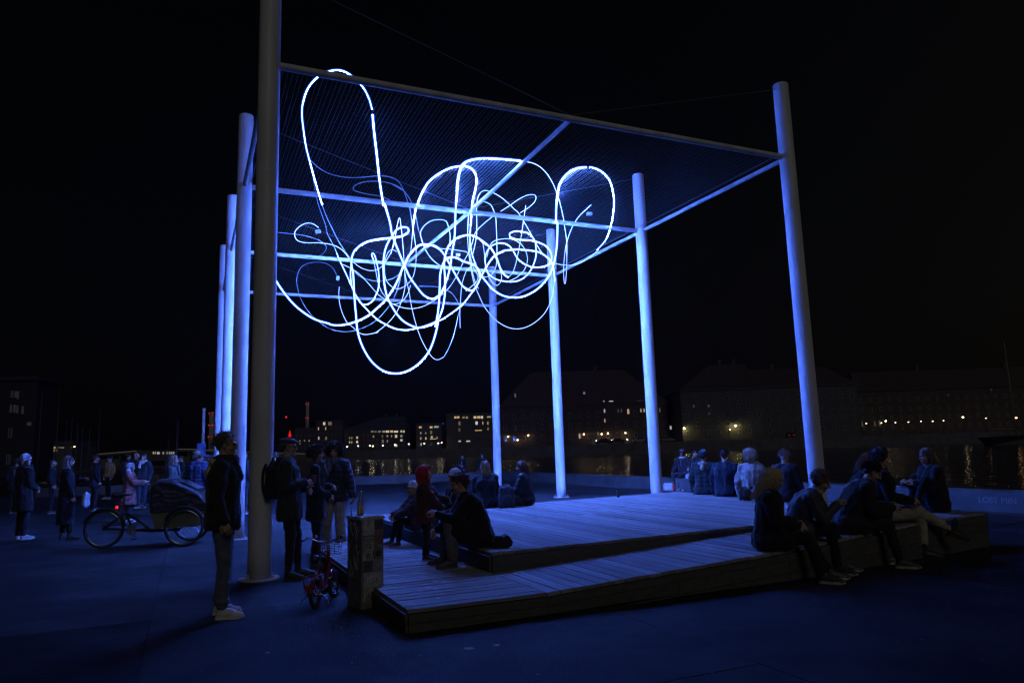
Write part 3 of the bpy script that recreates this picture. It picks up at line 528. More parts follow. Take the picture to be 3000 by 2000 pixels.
def strands(center, M, n, L, style, rad, rng, thick=0.003, scalp=(0.084, 0.1, 0.09), hairline=0.1, droop=0.0, zmax=2.0):
    g = G()
    for _ in range(n):
        while True:
            d = Vector((rng.gauss(0, 1), rng.gauss(0, 1), rng.gauss(0, 1))).normalized()
            if d.y > 0.35 and d.z < 0.45 + hairline: continue
            if d.z < -0.45 or d.z > zmax: continue
            if d.y > -0.1 and d.z < -0.15 and style != 'long': continue
            break
        c0 = Vector((0, -0.02, 0.035)); sc = Vector(scalp)
        p = c0 + Vector((d.x*sc.x, d.y*sc.y, d.z*sc.z)); o = d.copy()
        l = L*rng.uniform(0.55, 1.1); k = 7; pts = []
        ax = Vector((rng.gauss(0, 1), rng.gauss(0, 1), rng.gauss(0, 1))).normalized(); ph = rng.uniform(0, 6)
        lift = rng.uniform(1.02, 1.16)
        for i in range(k):
            pts.append(center + M @ p)
            t = i/(k-1)
            if style == 'short': v = o*0.25 + Vector((d.x*0.5, -0.5, -0.25*(1 - abs(d.z)))) + ax*0.45
            elif style == 'curly':
                c = Vector((math.cos(ph + i*1.7), math.sin(ph + i*1.7), math.cos(ph + i*1.3)))
                v = o*(0.75 - 0.6*t) + Vector((0, -0.1, -0.3 - droop*t)) + c*0.75
            else:
                sd = 1 if d.x > 0 else -1
                v = Vector((sd*0.35*(1 - t), -0.3*(1 - t), -1.0 - 0.6*t)) + ax*0.13
            p = p + v.normalized()*l/(k-1)
            if style != 'curly':
                e = Vector(((p.x - c0.x)/sc.x, (p.y - c0.y)/sc.y, (p.z - c0.z)/sc.z))
                if e.length < lift: e = e.normalized()*lift; p = c0 + Vector((e.x*sc.x, e.y*sc.y, e.z*sc.z))
        g.tube(pts, [thick*(1 - 0.7*i/(k-1)) for i in range(k)], 3, cap=False)
    return g
def hairdo(root, hc, HM, hs, style, col, rng, voxel, vol=1.0, length=0.3, n=260, hatted=False):
    zm = 0.0 if hatted else 2.0; hb = hs
    if hatted: hs = hs*0.95
    g = G(); mt = mat('hair_%d_%d_%d' % tuple(int(c*1000) for c in col), col, 0.5, var=0.3, scale=30, spec=0.4)
    E = lambda c, r: g.ell(hc + HM @ (Vector(c)*hs), [x*hs for x in r], HM)
    if style == 'short':
        E((0, -0.022, 0.045), (0.083, 0.098, 0.083)); E((0, -0.07, -0.01), (0.06, 0.042, 0.06))
        st = strands(hc, HM, n, 0.05*vol*hs, 'short', 0, rng, 0.0035*hs, tuple(x*hs for x in (0.08, 0.095, 0.085)), zmax=zm)
    elif style == 'curly':
        E((0, -0.03, 0.05), (0.085 + 0.03*vol, 0.095 + 0.02*vol, 0.085 + 0.02*vol))
        for k in range(int(16*vol) + 6):
            a = rng.uniform(-0.3, math.pi + 0.3); z = rng.uniform(-0.09*vol, 0.11)
            r = 0.075 + 0.035*vol
            E((math.cos(a)*r, -abs(math.sin(a))*r*1.0 - 0.01, z), (0.035, 0.035, 0.035))
        st = strands(hc, HM, int(n*1.6), 0.13*vol*hs, 'curly', 0, rng, 0.004*hs, tuple(x*hs for x in (0.09 + 0.025*vol, 0.1 + 0.02*vol, 0.09 + 0.02*vol)), 0.12, 0.6*vol)
    elif style in ('long', 'bun'):
        E((0, -0.022, 0.045), (0.086, 0.1, 0.086)); E((0, -0.075, -0.02), (0.066, 0.045, 0.075))
        if style == 'long':
            for sx in (-1, 1):
                g.cap(hc + HM @ Vector((sx*0.07*hs, -0.02*hs, 0.03*hs)), 0.03*hs, hc + HM @ Vector((sx*0.075*hs, -0.02*hs, -0.1*hs)), 0.022*hs)
            dn = Vector((0, 0, -1)); bk = HM @ Vector((0, -1, 0)); bk.z = 0; bk = bk.normalized() if bk.length > 1e-3 else Vector((0, -1, 0))
            sd = dn.cross(bk)
            for q in (-1, -0.35, 0.35, 1):
                a = hc + HM @ Vector((q*0.05*hs, -0.08*hs, 0.0)); b = a + dn*length*0.55 + bk*0.03*hs; c = a + dn*length + bk*0.02*hs + sd*q*0.01
                g.cap(a, 0.045*hs, b, 0.04*hs); g.cap(b, 0.04*hs, c, 0.016*hs)
            st = strands(hc, HM, n, length*0.95, 'long', 0, rng, 0.004*hs, tuple(x*hs for x in (0.085, 0.1, 0.09)), zmax=zm)
        else:
            E((0, -0.12, 0.06), (0.045, 0.04, 0.045)); E((0, -0.085, 0.0), (0.07, 0.05, 0.07))
            st = strands(hc, HM, n, 0.09*hs, 'curly', 0, rng, 0.003*hs, tuple(x*hs for x in (0.083, 0.1, 0.088)), 0.05, 0.2)
    base = remesh(g, max(voxel, 0.009), 3); wrinkle(base, 0.006*hs, 45, rng.uniform(0, 50), 0.3)
    o = link('hair', mixmesh([base, st.mesh()]), mt, root); bpy.data.meshes.remove(base)
    return o
NP = [0]
def person(label, loc, rz, H=1.72, cat='person', group=None, seat=None, lean=0, lean2=None, side=0, twist=0, head=(0, 0), hs=None,
           hands=None, feet=None, toes=None, kpole=None, epole=None, curl=(0.5, 0.5), fat=1.0, jl=0.0, jacket=(0.02, 0.02, 0.025), jk='plain', shiny=0.0,
           trousers=(0.02, 0.022, 0.03), tw=1.0, shoe='sneaker', shoec=(0.05, 0.05, 0.05), solec=(0.4, 0.4, 0.4), hair='short', hairc=(0.05, 0.035, 0.025), hvol=1.0, hlen=0.3, hn=260,
           hat=None, hatc=(0.2, 0.2, 0.2), scarf=None, hood=None, skin=None, voxel=0.007, eyes=True, glasses=False, cuffs=None, long_coat=None, collar=None, sk_noise=0.008):
    rng = random.Random(100 + NP[0]); NP[0] += 1
    s = H/1.75; hs = hs or (0.97 + 0.35*(s - 1) if s > 0.85 else 0.86)
    root = thing('person', loc, rz); tag(root, label, cat, group); skin = skin or SKIN
    X = Vector((1, 0, 0))
    pel = Vector((0, 0, (0.94*s) if seat is None else seat + 0.105*s))
    l1, l2 = R(lean), R(lean if lean2 is None else lean2); sd = math.sin(R(side))
    t1 = Vector((sd, math.sin(l1), math.cos(l1))).normalized(); t2 = Vector((sd, math.sin(l2), math.cos(l2))).normalized()
    waist = pel + t1*0.17*s; chest = waist + t1*0.08*s + t2*0.14*s; nb = chest + t2*0.15*s
    rx = Matrix.Rotation(R(twist), 3, 'Z') @ X
    sh = [chest + t2*0.095*s - rx*0.172*s*fat**0.3, chest + t2*0.095*s + rx*0.172*s*fat**0.3]
    hip = [pel - X*0.088*s, pel + X*0.088*s]
    pit, yaw = R(head[0]), R(head[1])
    HM = Matrix.Rotation(yaw + R(twist), 3, 'Z') @ Matrix.Rotation(-pit, 3, 'X')
    nd = (t2*0.7 + HM @ Vector((0, 0.12, 0.7))).normalized()
    hc = nb + nd*0.165*(0.6*s + 0.4*hs)
    # limbs
    TL, SL, UA, FA = 0.43*s, 0.425*s, 0.285*s, 0.25*s
    if feet is None: feet = ((-0.1*s, 0, 0), (0.1*s, 0, 0)) if seat is None else ((-0.11*s, 0.46*s, -0.0), (0.11*s, 0.46*s, 0.0))
    kp = kpole or ((-0.1, 1, 0.3), (0.1, 1, 0.3)); ep = epole or ((-0.55, -0.6, -0.9), (0.55, -0.6, -0.9))
    toes = toes or ((-0.2, 1, 0), (0.2, 1, 0))
    kn, an, el, wr = [], [], [], []
    for i in (0, 1):
        k, a = ik(hip[i], Vector(feet[i]) + Vector((0, 0, 0.085*s)), TL, SL, kp[i]); kn.append(k); an.append(a)
        q = hands[i] if hands and hands[i] is not None else sh[i] + Vector(((-1, 1)[i]*(0.085 + 0.1*(fat - 1))*s, 0.06*s, -0.505*s))
        e, w_ = ik(sh[i], q, UA, FA, ep[i]); el.append(e); wr.append(w_)
    # ---- body (one mesh): head, neck, hands fine; the clothed core coarser
    g = G(); E = lambda c, r: g.ell(hc + HM @ (Vector(c)*hs), [x*hs for x in r], HM); K = lambda a, ra, b, rb: g.cap(hc + HM @ (Vector(a)*hs), ra*hs, hc + HM @ (Vector(b)*hs), rb*hs, 8)
    E((0, -0.014, 0.032), (0.075, 0.094, 0.086)); E((0, 0.016, -0.03), (0.061, 0.07, 0.084)); E((0, 0.03, -0.078), (0.046, 0.046, 0.034)); E((0, 0.066, -0.1), (0.02, 0.017, 0.016))
    K((0, 0.086, 0.012), 0.008, (0, 0.104, -0.028), 0.0135); K((-0.036, 0.077, 0.024), 0.011, (0.036, 0.077, 0.024), 0.011)
    for q in (-1, 1):
        E((q*0.036, 0.055, -0.032), (0.027, 0.026, 0.026)); E((q*0.078, -0.006, -0.008), (0.009, 0.019, 0.032)); K((q*0.018, 0.092, -0.03), 0.007, (q*0.005, 0.1, -0.03), 0.007)
    K((-0.02, 0.08, -0.064), 0.0075, (0.02, 0.08, -0.064), 0.0075); K((-0.017, 0.078, -0.076), 0.008, (0.017, 0.078, -0.076), 0.008)
    g.cap(hc + HM @ Vector((0, -0.022*hs, -0.05*hs)), 0.052*hs, nb - t2*0.04*s, 0.06*s)
    for i in (0, 1):
        fd = (wr[i] - el[i]).normalized(); inn = Vector(((1, -1)[i]*0.8, 0.25, -0.5))
        hand(g, wr[i], fd, inn, (1, -1)[i], s*1.02, curl[i])
    ext = remesh(g, voxel, 2)
    g = G()
    g.cap(pel, 0.12*s, waist, 0.11*s); g.cap(waist, 0.11*s, chest, 0.125*s); g.cap(chest, 0.11*s, nb, 0.06*s); g.cap(sh[0], 0.055*s, sh[1], 0.055*s)
    for i in (0, 1):
        g.cap(hip[i], 0.085*s, kn[i], 0.052*s); g.cap(kn[i], 0.052*s, an[i], 0.036*s); g.cap(sh[i], 0.05*s, el[i], 0.04*s); g.cap(el[i], 0.04*s, wr[i], 0.027*s)
    core = remesh(g, 0.02, 2)
    link('body', mixmesh([ext, core]), skin, root)
    bpy.data.meshes.remove(ext); bpy.data.meshes.remove(core)
    if eyes:
        for q in (-1, 1): G().ell(hc + HM @ (Vector((q*0.031, 0.0735, 0.003))*hs), (0.0125*hs, 0.0085*hs, 0.007*hs), HM, 8, 6).build('eye', EYE, root, True)
    # ---- trousers
    g = G(); cv = max(voxel*1.7, 0.013)
    g.cap(pel - X*0.05*s, 0.118*s*fat, pel + X*0.05*s, 0.118*s*fat); g.cap(pel, 0.12*s*fat, waist, 0.115*s*fat)
    for i in (0, 1):
        low = an[i] + (kn[i] - an[i]).normalized()*(0.035*s if shoe != 'boot' else 0.11*s)
        g.cap(hip[i], 0.1*s*fat**0.5, kn[i], 0.07*s*(0.5 + 0.5*tw)); g.cap(kn[i], 0.068*s*(0.4 + 0.6*tw), low, 0.054*s*tw)
    tm = remesh(g, cv, 3); wrinkle(tm, sk_noise*1.2, 10, rng.uniform(0, 90), 1.5)
    link('trousers', tm, cloth(*trousers), root)
    if cuffs:
        for i in (0, 1):
            d = (kn[i] - an[i]).normalized(); p = an[i] + d*0.05*s
            G().tube([p, p + d*0.004, p + d*0.05, p + d*0.054], [0.056*s*tw, 0.063*s*tw, 0.065*s*tw, 0.057*s*tw], 16).build('trouser_cuff', cloth(*cuffs), root, True)
    # ---- jacket
    g = G(); f = fat; b = 0.02 + (0.014 if jk == 'puffer' else 0.0)
    for q in (-1, 1):
        o = rx*0.058*s*q
        g.cap(pel + t1*0.03*s + o, 0.118*s*f + b, waist + o, 0.108*s*f + b); g.cap(waist + o, 0.108*s*f + b, chest + o*1.25, 0.112*s*f + b)
        g.cap(chest + o*1.2, 0.108*s*f + b, chest + t2*0.085*s + o*1.4, 0.078*s*f + b)
    g.cap(sh[0], 0.064*s + b, sh[1], 0.064*s + b); g.cap(chest + t2*0.06*s, 0.09*s, nb - t2*0.01*s, 0.066*s + b*0.5)
    for i in (0, 1):
        g.cap(sh[i], 0.064*s + b, el[i], 0.054*s + b); fd = (wr[i] - el[i]).normalized(); g.cap(el[i], 0.054*s + b, wr[i] - fd*0.012*s, 0.04*s + b*0.8)
    if jl > 0 and seat is None:
        for q in (-1, 1):
            o = X*0.062*s*q; g.cap(pel + o, 0.122*s*f + b, pel + o*1.25 - Vector((0, 0, jl*s)), 0.118*s*f + b + jl*0.05)
        g.cap(pel + Vector((0, -0.03, 0)), 0.115*s*f, pel + Vector((0, -0.04, -jl*s)), 0.11*s*f)
    elif jl > 0:
        for i in (0, 1):
            d = (kn[i] - hip[i]); g.cap(hip[i], 0.115*s*f + b, hip[i] + d*min(jl*1.6, 0.8), 0.098*s*f + b)
        g.cap(pel - Vector((0, 0.06*s, 0.03*s)), 0.1*s*f, pel - Vector((0, 0.04*s, 0.0)), 0.12*s*f)
    jm = remesh(g, cv*0.85, 2)
    if jk == 'puffer': quilt(jm, 0.011*s, 0.085*s, t1[:]); wrinkle(jm, sk_noise*0.7, 14, rng.uniform(0, 90), 1.0)
    else: wrinkle(jm, sk_noise*2.2, 8, rng.uniform(0, 90), 0.7)
    if seat is None:      # the hem hangs open and level, the cuffs are cut straight
        a = mverts(jm); hz = pel.z - jl*s - 0.055*s; core_ = (np.abs(a[:, 0]) < 0.25*s)
        a[:, 2] = np.where(core_ & (a[:, 2] < hz), hz + 0.012*np.sin(a[:, 0]*30) + 0.004, a[:, 2]); setv(jm, a)
    if seat is not None:
        a = mverts(jm); lim = seat + 0.004; back = a[:, 1] < 0.12; a[back, 2] = np.maximum(a[back, 2], lim); setv(jm, a)
        a = mverts(tm); back = a[:, 1] < 0.1; a[back, 2] = np.maximum(a[back, 2], seat + 0.002); setv(tm, a)
    link('jacket', jm, cloth(*jacket, shiny), root)
    if collar:
        ring = [nb + t2*0.005 + (Matrix.Rotation(2*math.pi*k/16, 3, 'Z') @ Vector((0.078*s, 0, 0))) for k in range(16)]
        G().tube(ring, 0.03*s, 8, closed=True).build('collar', cloth(*collar), root, True)
    if scarf:
        g = G(); n = 11
        for turn in range(2):
            for k in range(n):
                a0, a1 = 2*math.pi*k/n, 2*math.pi*(k+1)/n; rr = (0.088 + 0.012*turn)*s; zz = 0.015*s + 0.045*s*turn - 0.03*s
                P = lambda a: nb + t2*(zz + 0.012*math.sin(2*a + turn)) + Vector((math.cos(a)*rr, math.sin(a)*rr + 0.012, 0))
                g.cap(P(a0), 0.036*s*rng.uniform(0.85, 1.15), P(a1), 0.036*s, 8)
        g.cap(nb + Vector((0.05, 0.1, 0))*s, 0.04*s, chest + Vector((0.045, 0.15, 0.0))*s, 0.045*s)
        sm = remesh(g, max(0.011, cv*0.8), 2); wrinkle(sm, 0.012*s, 22, rng.uniform(0, 60)); link('scarf', sm, cloth(*scarf), root)
    if hood:
        g = G()
        for k in range(9):
            a0, a1 = math.pi*(0.95 + 1.1*k/9), math.pi*(0.95 + 1.1*(k+1)/9)
            P = lambda a: nb + Vector((math.cos(a)*0.1*s, math.sin(a)*0.1*s - 0.01, 0.015*s - 0.03*abs(math.cos(a))*s))
            g.cap(P(a0), 0.04*s, P(a1), 0.04*s, 8)
        g.cap(nb + Vector((0, -0.09, 0))*s, 0.05*s, chest + Vector((0, -0.14, 0.05))*s, 0.05*s)
        sm = remesh(g, 0.011, 2); wrinkle(sm, 0.01, 20, rng.uniform(0, 60)); link('hood', sm, cloth(*hood), root)
    # ---- shoes
    for i in (0, 1):
        up_, so_ = shoe_mesh(shoe); d = Vector(toes[i]); d.z = 0
        ang = math.atan2(-d.x, d.y); shin = (kn[i] - an[i]).normalized()
        z = an[i] - Vector((0, 0, 0.085*s))
        M = Matrix.Translation(z + Vector((0, 0, 0.0))) @ Matrix.Rotation(ang, 4, 'Z')
        if toes[i][2]: M = M @ Matrix.Rotation(math.atan(toes[i][2]), 4, 'X')
        M = M @ Matrix.Translation((0, 0.04*s, 0)) @ Matrix.Scale(s*1.0, 4)
        o = bpy.data.objects.new('shoe', up_); COL.objects.link(o); o.parent = root; o.matrix_local = M
        if len(up_.materials) == 0: up_.materials.append(None)
        o.material_slots[0].link = 'OBJECT'; o.material_slots[0].material = mat('shoe_%d_%d_%d' % tuple(int(c*1000) for c in shoec), shoec, 0.5, var=0.1, bump=0.1)
        q = bpy.data.objects.new('sole', so_); COL.objects.link(q); q.parent = o
        if len(so_.materials) == 0: so_.materials.append(None)
        q.material_slots[0].link = 'OBJECT'; q.material_slots[0].material = mat('sole_%d_%d_%d' % tuple(int(c*1000) for c in solec), solec, 0.7, var=0.1)
    # ---- hair, hats
    if hair != 'none': hairdo(root, hc, HM, hs, hair, hairc, rng, voxel, hvol, hlen, hn, hat in ('beanie', 'cap'))
    if hat == 'beanie':
        g = G(); g.ell(hc + HM @ (Vector((0, -0.018, 0.058))*hs), (0.092*hs, 0.11*hs, 0.092*hs), HM)
        sm = remesh(g, 0.009, 1); wrinkle(sm, 0.006, 30, rng.uniform(0, 40))
        a = (mverts(sm) - np.array(hc)) @ np.array(HM); a[:, 2] = np.maximum(a[:, 2], 0.018*hs - 0.25*np.clip(-a[:, 1], 0, 0.1)); setv(sm, a @ np.array(HM).T + np.array(hc))
        link('knit_hat', sm, cloth(*hatc), root)
        ring = [hc + HM @ (Vector((math.cos(t)*0.091, math.sin(t)*0.108 - 0.018, 0.022 + 0.022*math.sin(t)))*hs) for t in [2*math.pi*k/20 for k in range(20)]]
        G().tube(ring, 0.016*hs, 8, closed=True).build('hat_brim', cloth(*hatc), root, True)
    elif hat == 'cap':
        g = G(); g.ell(hc + HM @ (Vector((0, -0.01, 0.082))*hs), (0.1*hs, 0.125*hs, 0.045*hs), HM @ Matrix.Rotation(R(-6), 3, 'X'))
        g.ell(hc + HM @ (Vector((0, 0.1, 0.066))*hs), (0.075*hs, 0.055*hs, 0.014*hs), HM @ Matrix.Rotation(R(-14), 3, 'X'))
        link('flat_cap', remesh(g, 0.007, 2), cloth(*hatc), root)
    elif hat == 'hood':
        g = G(); g.ell(hc + HM @ (Vector((0, -0.03, 0.03))*hs), (0.112*hs, 0.122*hs, 0.128*hs), HM); g.cap(hc + HM @ (Vector((0, -0.05, -0.06))*hs), 0.1*hs, nb, 0.1*s)
        sm = remesh(g, 0.01, 2)
        a = (mverts(sm) - np.array(hc)) @ np.array(HM); fr_ = a[:, 1] > 0.045*hs; a[fr_, 1] = 0.045*hs; setv(sm, a @ np.array(HM).T + np.array(hc))
        wrinkle(sm, 0.006, 25, rng.uniform(0, 40)); link('hood', sm, cloth(*hatc), root)
        ring = [hc + HM @ (Vector((math.cos(t)*0.098, 0.05, math.sin(t)*0.115 + 0.02))*hs) for t in [2*math.pi*k/20 for k in range(20)]]
        G().tube(ring, 0.017*hs, 7, closed=True).build('hood_rim', cloth(*hatc), root, True)
    if glasses:
        for q in (-1, 1):
            ring = [hc + HM @ (Vector((q*0.033 + math.cos(t)*0.022, 0.094, 0.002 + math.sin(t)*0.018))*hs) for t in [2*math.pi*k/14 for k in range(14)]]
            G().tube(ring, 0.0022, 5, closed=True).build('glasses_frame', BLACK, root, True)
            G().tube([hc + HM @ (Vector(p)*hs) for p in ((q*0.056, 0.093, 0.006), (q*0.079, 0.05, 0.008), (q*0.082, -0.005, 0.004))], 0.0022, 5).build('glasses_temple', BLACK, root, True)
    root['_k'] = 1; del root['_k']
    return root, dict(nb=nb, chest=chest, t2=t2, pel=pel, hc=hc, HM=HM, wr=wr, sh=sh, s=s)

# facing: local +Y; rz = 0 looks away from the camera, -90 looks right, 90 looks left, 180 looks at the camera
D = R
def onto(rz, v):   # world offset -> local
    return Matrix.Rotation(-rz, 3, 'Z') @ Vector(v)
# --- standing, by the near column
person('tall man standing in dark jacket, rolled jeans and white sneakers, nearest to the camera', (-2.96, 7.36, 0), D(-78), H=1.79, fat=1.22, head=(4, -6), jl=0.05, jacket=(0.022, 0.021, 0.024),
       trousers=(0.10, 0.12, 0.17), tw=1.05, shoec=(0.55, 0.54, 0.52), solec=(0.6, 0.58, 0.54), cuffs=(0.1, 0.12, 0.16), hair='short', hvol=1.35, hairc=(0.16, 0.145, 0.13), hn=420, scarf=(0.04, 0.04, 0.05), hood=(0.5, 0.45, 0.36),
       feet=((-0.13, -0.04, 0), (0.11, 0.03, 0)), toes=((-0.1, 1, 0), (0.12, 1, 0)), glasses=True, voxel=0.0055)
# his shoulder rests against the column
r, i = person('man in flat cap and dark green parka leaning on the near column with a cup', (-2.95, 9.46, 0), D(-82), H=1.77, fat=1.1, lean=-3, head=(2, 0), jl=0.16, jacket=(0.03, 0.036, 0.032), trousers=(0.02, 0.022, 0.028), shoe='boot', shoec=(0.03, 0.028, 0.026), solec=(0.05, 0.05, 0.05),
       hands=((-0.06, 0.2, 1.12), (0.07, 0.21, 1.2)), feet=((-0.12, 0.10, 0), (0.12, 0.02, 0)), hair='short', hairc=(0.12, 0.11, 0.1), hat='cap', hatc=(0.06, 0.06, 0.07), glasses=True, voxel=0.0055, curl=(0.7, 0.9), hood=(0.02, 0.02, 0.022))
CUP = mat('paper_cup', (0.32, 0.14, 0.1), 0.6)
cup = G().lathe([(0.028, 0), (0.038, 0.09), (0.04, 0.092), (0.036, 0.093)], n=16).build('paper_cup', CUP, None, True)
cup.location = Vector((-2.95, 9.46, 0)) + Matrix.Rotation(D(-82), 3, 'Z') @ Vector((0.02, 0.31, 1.2)); tag(cup, 'reddish paper cup in the hand of the man with the flat cap', 'cup')
person('woman with curly dark hair and patterned scarf beside the man with the cup', (-2.84, 10.3, 0), D(-80), H=1.66, head=(0, 4), jl=0.2, jacket=(0.02, 0.02, 0.024), trousers=(0.014, 0.014, 0.016), shoe='boot', shoec=(0.05, 0.04, 0.03), solec=(0.06, 0.05, 0.05),
       hair='curly', hvol=0.75, hairc=(0.06, 0.045, 0.035), scarf=(0.09, 0.08, 0.09), hands=((-0.04, 0.19, 1.1), (0.06, 0.18, 0.98)), voxel=0.006, hn=320)
person('woman with big curly hair, dark puffer jacket and pale wide trousers facing the camera', (-2.96, 11.85, 0), D(168), H=1.70, fat=1.1, head=(2, 6), jl=0.06, jacket=(0.02, 0.024, 0.032), jk='puffer', shiny=0.5, trousers=(0.33, 0.31, 0.28), tw=1.7, shoe='boot', shoec=(0.02, 0.02, 0.02), solec=(0.03, 0.03, 0.03),
       hair='curly', hvol=1.35, hairc=(0.07, 0.045, 0.03), scarf=(0.1, 0.13, 0.13), feet=((-0.13, 0.0, 0), (0.13, 0.06, 0)), hands=((-0.36, 0.06, 0.82), (0.3, 0.02, 0.84)), voxel=0.006, hn=420)
# --- left background
person('person in white knit hat and long dark coat at the left edge', (-10.38, 15.3, 0), D(-30), H=1.74, fat=1.15, jl=0.3, jacket=(0.02, 0.018, 0.018), trousers=(0.018, 0.018, 0.02), tw=1.2, shoec=(0.3, 0.28, 0.27), hat='beanie', hatc=(0.4, 0.4, 0.42), hair='long', hlen=0.12, hairc=(0.1, 0.08, 0.06), scarf=(0.03, 0.03, 0.03), voxel=0.009, hands=((-0.1, 0.24, 1.08), (0.1, 0.22, 1.02)))
person('woman with long grey hair in ankle length black coat holding a phone', (-9.25, 14.95, 0), D(-62), H=1.68, fat=1.1, jl=0.55, jacket=(0.012, 0.012, 0.014), trousers=(0.014, 0.014, 0.016), tw=1.25, shoe='boot', shoec=(0.02, 0.02, 0.02), solec=(0.03, 0.03, 0.03), hair='long', hlen=0.26, hairc=(0.2, 0.17, 0.15), hvol=1, voxel=0.009, hands=((-0.08, 0.27, 1.2), (0.2, 0.12, 0.86)), hood=(0.1, 0.09, 0.08), feet=((-0.12, -0.05, 0), (0.13, 0.1, 0)))
person('person in ochre puffer jacket and cap in the far crowd', (-17.0, 30.3, 0), D(150), H=1.74, jk='puffer', jacket=(0.33, 0.17, 0.055), trousers=(0.015, 0.015, 0.018), shoec=(0.5, 0.5, 0.5), hair='short', hat='cap', hatc=(0.02, 0.02, 0.03), voxel=0.012, hn=90, eyes=False)
person('person seen from behind in black coat left of the bald man', (-16.4, 30.6, 0), D(-20), H=1.85, jl=0.2, jacket=(0.02, 0.02, 0.03), trousers=(0.02, 0.02, 0.025), shoec=(0.4, 0.4, 0.42), hair='short', hairc=(0.06, 0.05, 0.04), voxel=0.012, hn=90, eyes=False)
person('bald man in dark coat standing behind the child', (-14.6, 27.8, 0), D(-70), H=1.86, jl=0.15, jacket=(0.015, 0.015, 0.02), trousers=(0.02, 0.02, 0.025), shoec=(0.1, 0.1, 0.1), hair='none', voxel=0.012, eyes=False)
person('person in dark quilted jacket, white neck warmer and jeans in the crowd', (-12.45, 24.2, 0), D(175), H=1.76, jk='puffer', jacket=(0.025, 0.03, 0.04), trousers=(0.04, 0.055, 0.095), shoe='boot', shoec=(0.03, 0.03, 0.03), hair='short', hairc=(0.06, 0.045, 0.03), scarf=(0.6, 0.6, 0.62), voxel=0.011, hn=90)
person('child in long dusty pink puffer coat and grey hood behind the cargo bike saddle', (-9.9, 18.6, 0), D(-75), H=1.46, jk='puffer', jl=0.34, fat=1.1, jacket=(0.19, 0.07, 0.06), trousers=(0.02, 0.02, 0.025), shoec=(0.7, 0.7, 0.7), hat='hood', hatc=(0.3, 0.3, 0.32), hair='none', voxel=0.01, hands=((-0.1, 0.3, 1.0), (0.1, 0.33, 1.02)))
person('woman with long fair hair in grey green jacket behind the cargo box', (-7.66, 16.2, 0), D(-80), H=1.63, jacket=(0.05, 0.06, 0.058), trousers=(0.03, 0.03, 0.04), hair='long', hlen=0.3, hairc=(0.18, 0.12, 0.08), hvol=1, voxel=0.009, head=(0, 0), scarf=(0.05, 0.06, 0.07))
person('person with loose brown hair in blue jacket beyond the cargo bike', (-7.75, 17.6, 0), D(-10), H=1.72, fat=1.15, jk='puffer', jacket=(0.016, 0.022, 0.06), trousers=(0.03, 0.03, 0.04), hair='curly', hvol=0.9, hairc=(0.1, 0.06, 0.04), voxel=0.01, hn=160)
person('person in plaid flannel shirt with a raised hand behind the tall man', (-8.1, 19.0, 0), D(-55), H=1.62, jacket=(0.05, 0.06, 0.085), trousers=(0.03, 0.03, 0.04), hair='short', hairc=(0.08, 0.06, 0.05), voxel=0.01, hn=120, hands=((-0.12, 0.24, 1.2), (0.14, 0.26, 1.25)), hat='cap', hatc=(0.1, 0.16, 0.4))
for k, (x, y, rz, h, lab) in enumerate([(-19.6, 31.5, 20, 1.7, 'dark silhouette of a person at the far end of the crowd'), (-15.6, 32.5, -30, 1.75, 'dark figure half hidden behind the ochre jacket'), (-13.4, 29.0, 120, 1.68, 'dark figure between the bald man and the white neck warmer'), (-11.0, 26.5, 160, 1.7, 'dark figure standing far behind the cargo bike'), (-21.5, 27.0, -10, 1.72, 'dark figure standing alone far left behind the black coat'), (-16.2, 23.5, 0, 1.74, 'dark figure at the very left edge behind the knit hat'), (-14.6, 22.8, -60, 1.66, 'dark figure between the knit hat and the black coat'), (-13.6, 23.4, -40, 1.76, 'dark figure right behind the black coat'), (-13.2, 25.6, -70, 1.7, 'dark figure left of the ochre jacket nearer the camera'), (-9.4, 21.5, -50, 1.68, 'dark figure behind the pink coat'), (-8.9, 22.6, 200, 1.74, 'dark figure behind the fair haired woman'), (-7.6, 20.2, -30, 1.7, 'dark figure right of the blue jacket'), (-7.1, 21.4, 10, 1.66, 'dark figure close behind the left columns')]):
    person(lab, (x, y, 0), D(rz), H=h, jl=0.15*(k % 2), jacket=(0.015, 0.016, 0.02), trousers=(0.015, 0.015, 0.02), hair='short', voxel=0.014, hn=60, eyes=False)
# --- group on the left edge of the stage
LZ = 0.2; UPZ = 0.41
A_L = D(114.4)                               # sits on the left edge, facing off the stage
p = dk(0.10, 0.62, 0)
person('woman in big dark coat and grey trousers sitting on the near corner of the stage', (p.x, p.y, LZ), D(104), H=1.70, seat=UPZ-LZ+0.0, fat=1.4, lean=14, lean2=24, head=(14, -2), jl=0.42, jacket=(0.012, 0.012, 0.014), trousers=(0.12, 0.12, 0.125), tw=1.35, shoec=(0.05, 0.045, 0.04), solec=(0.08, 0.08, 0.08), hair='bun', hairc=(0.09, 0.06, 0.045), hvol=1,
       feet=((-0.12, 0.34, 0), (0.16, 0.4, 0)), hands=((-0.1, 0.52, 0.62), (0.08, 0.5, 0.42)), voxel=0.006, hn=330)
p = dk(-0.34, 1.36, 0)
person('small child in red knit hood and dark red coat standing by the landing', (p.x, p.y, LZ), D(-95), H=1.10, fat=1.15, jl=0.16, jk='puffer', jacket=(0.085, 0.03, 0.035), trousers=(0.02, 0.02, 0.025), hat='hood', hatc=(0.4, 0.03, 0.035), hair='none', hands=((-0.1, 0.26, 0.72), (0.05, 0.24, 0.6)), voxel=0.006, shoec=(0.05, 0.03, 0.03), head=(-4, 0))
p = dk(0.04, 2.95, 0)
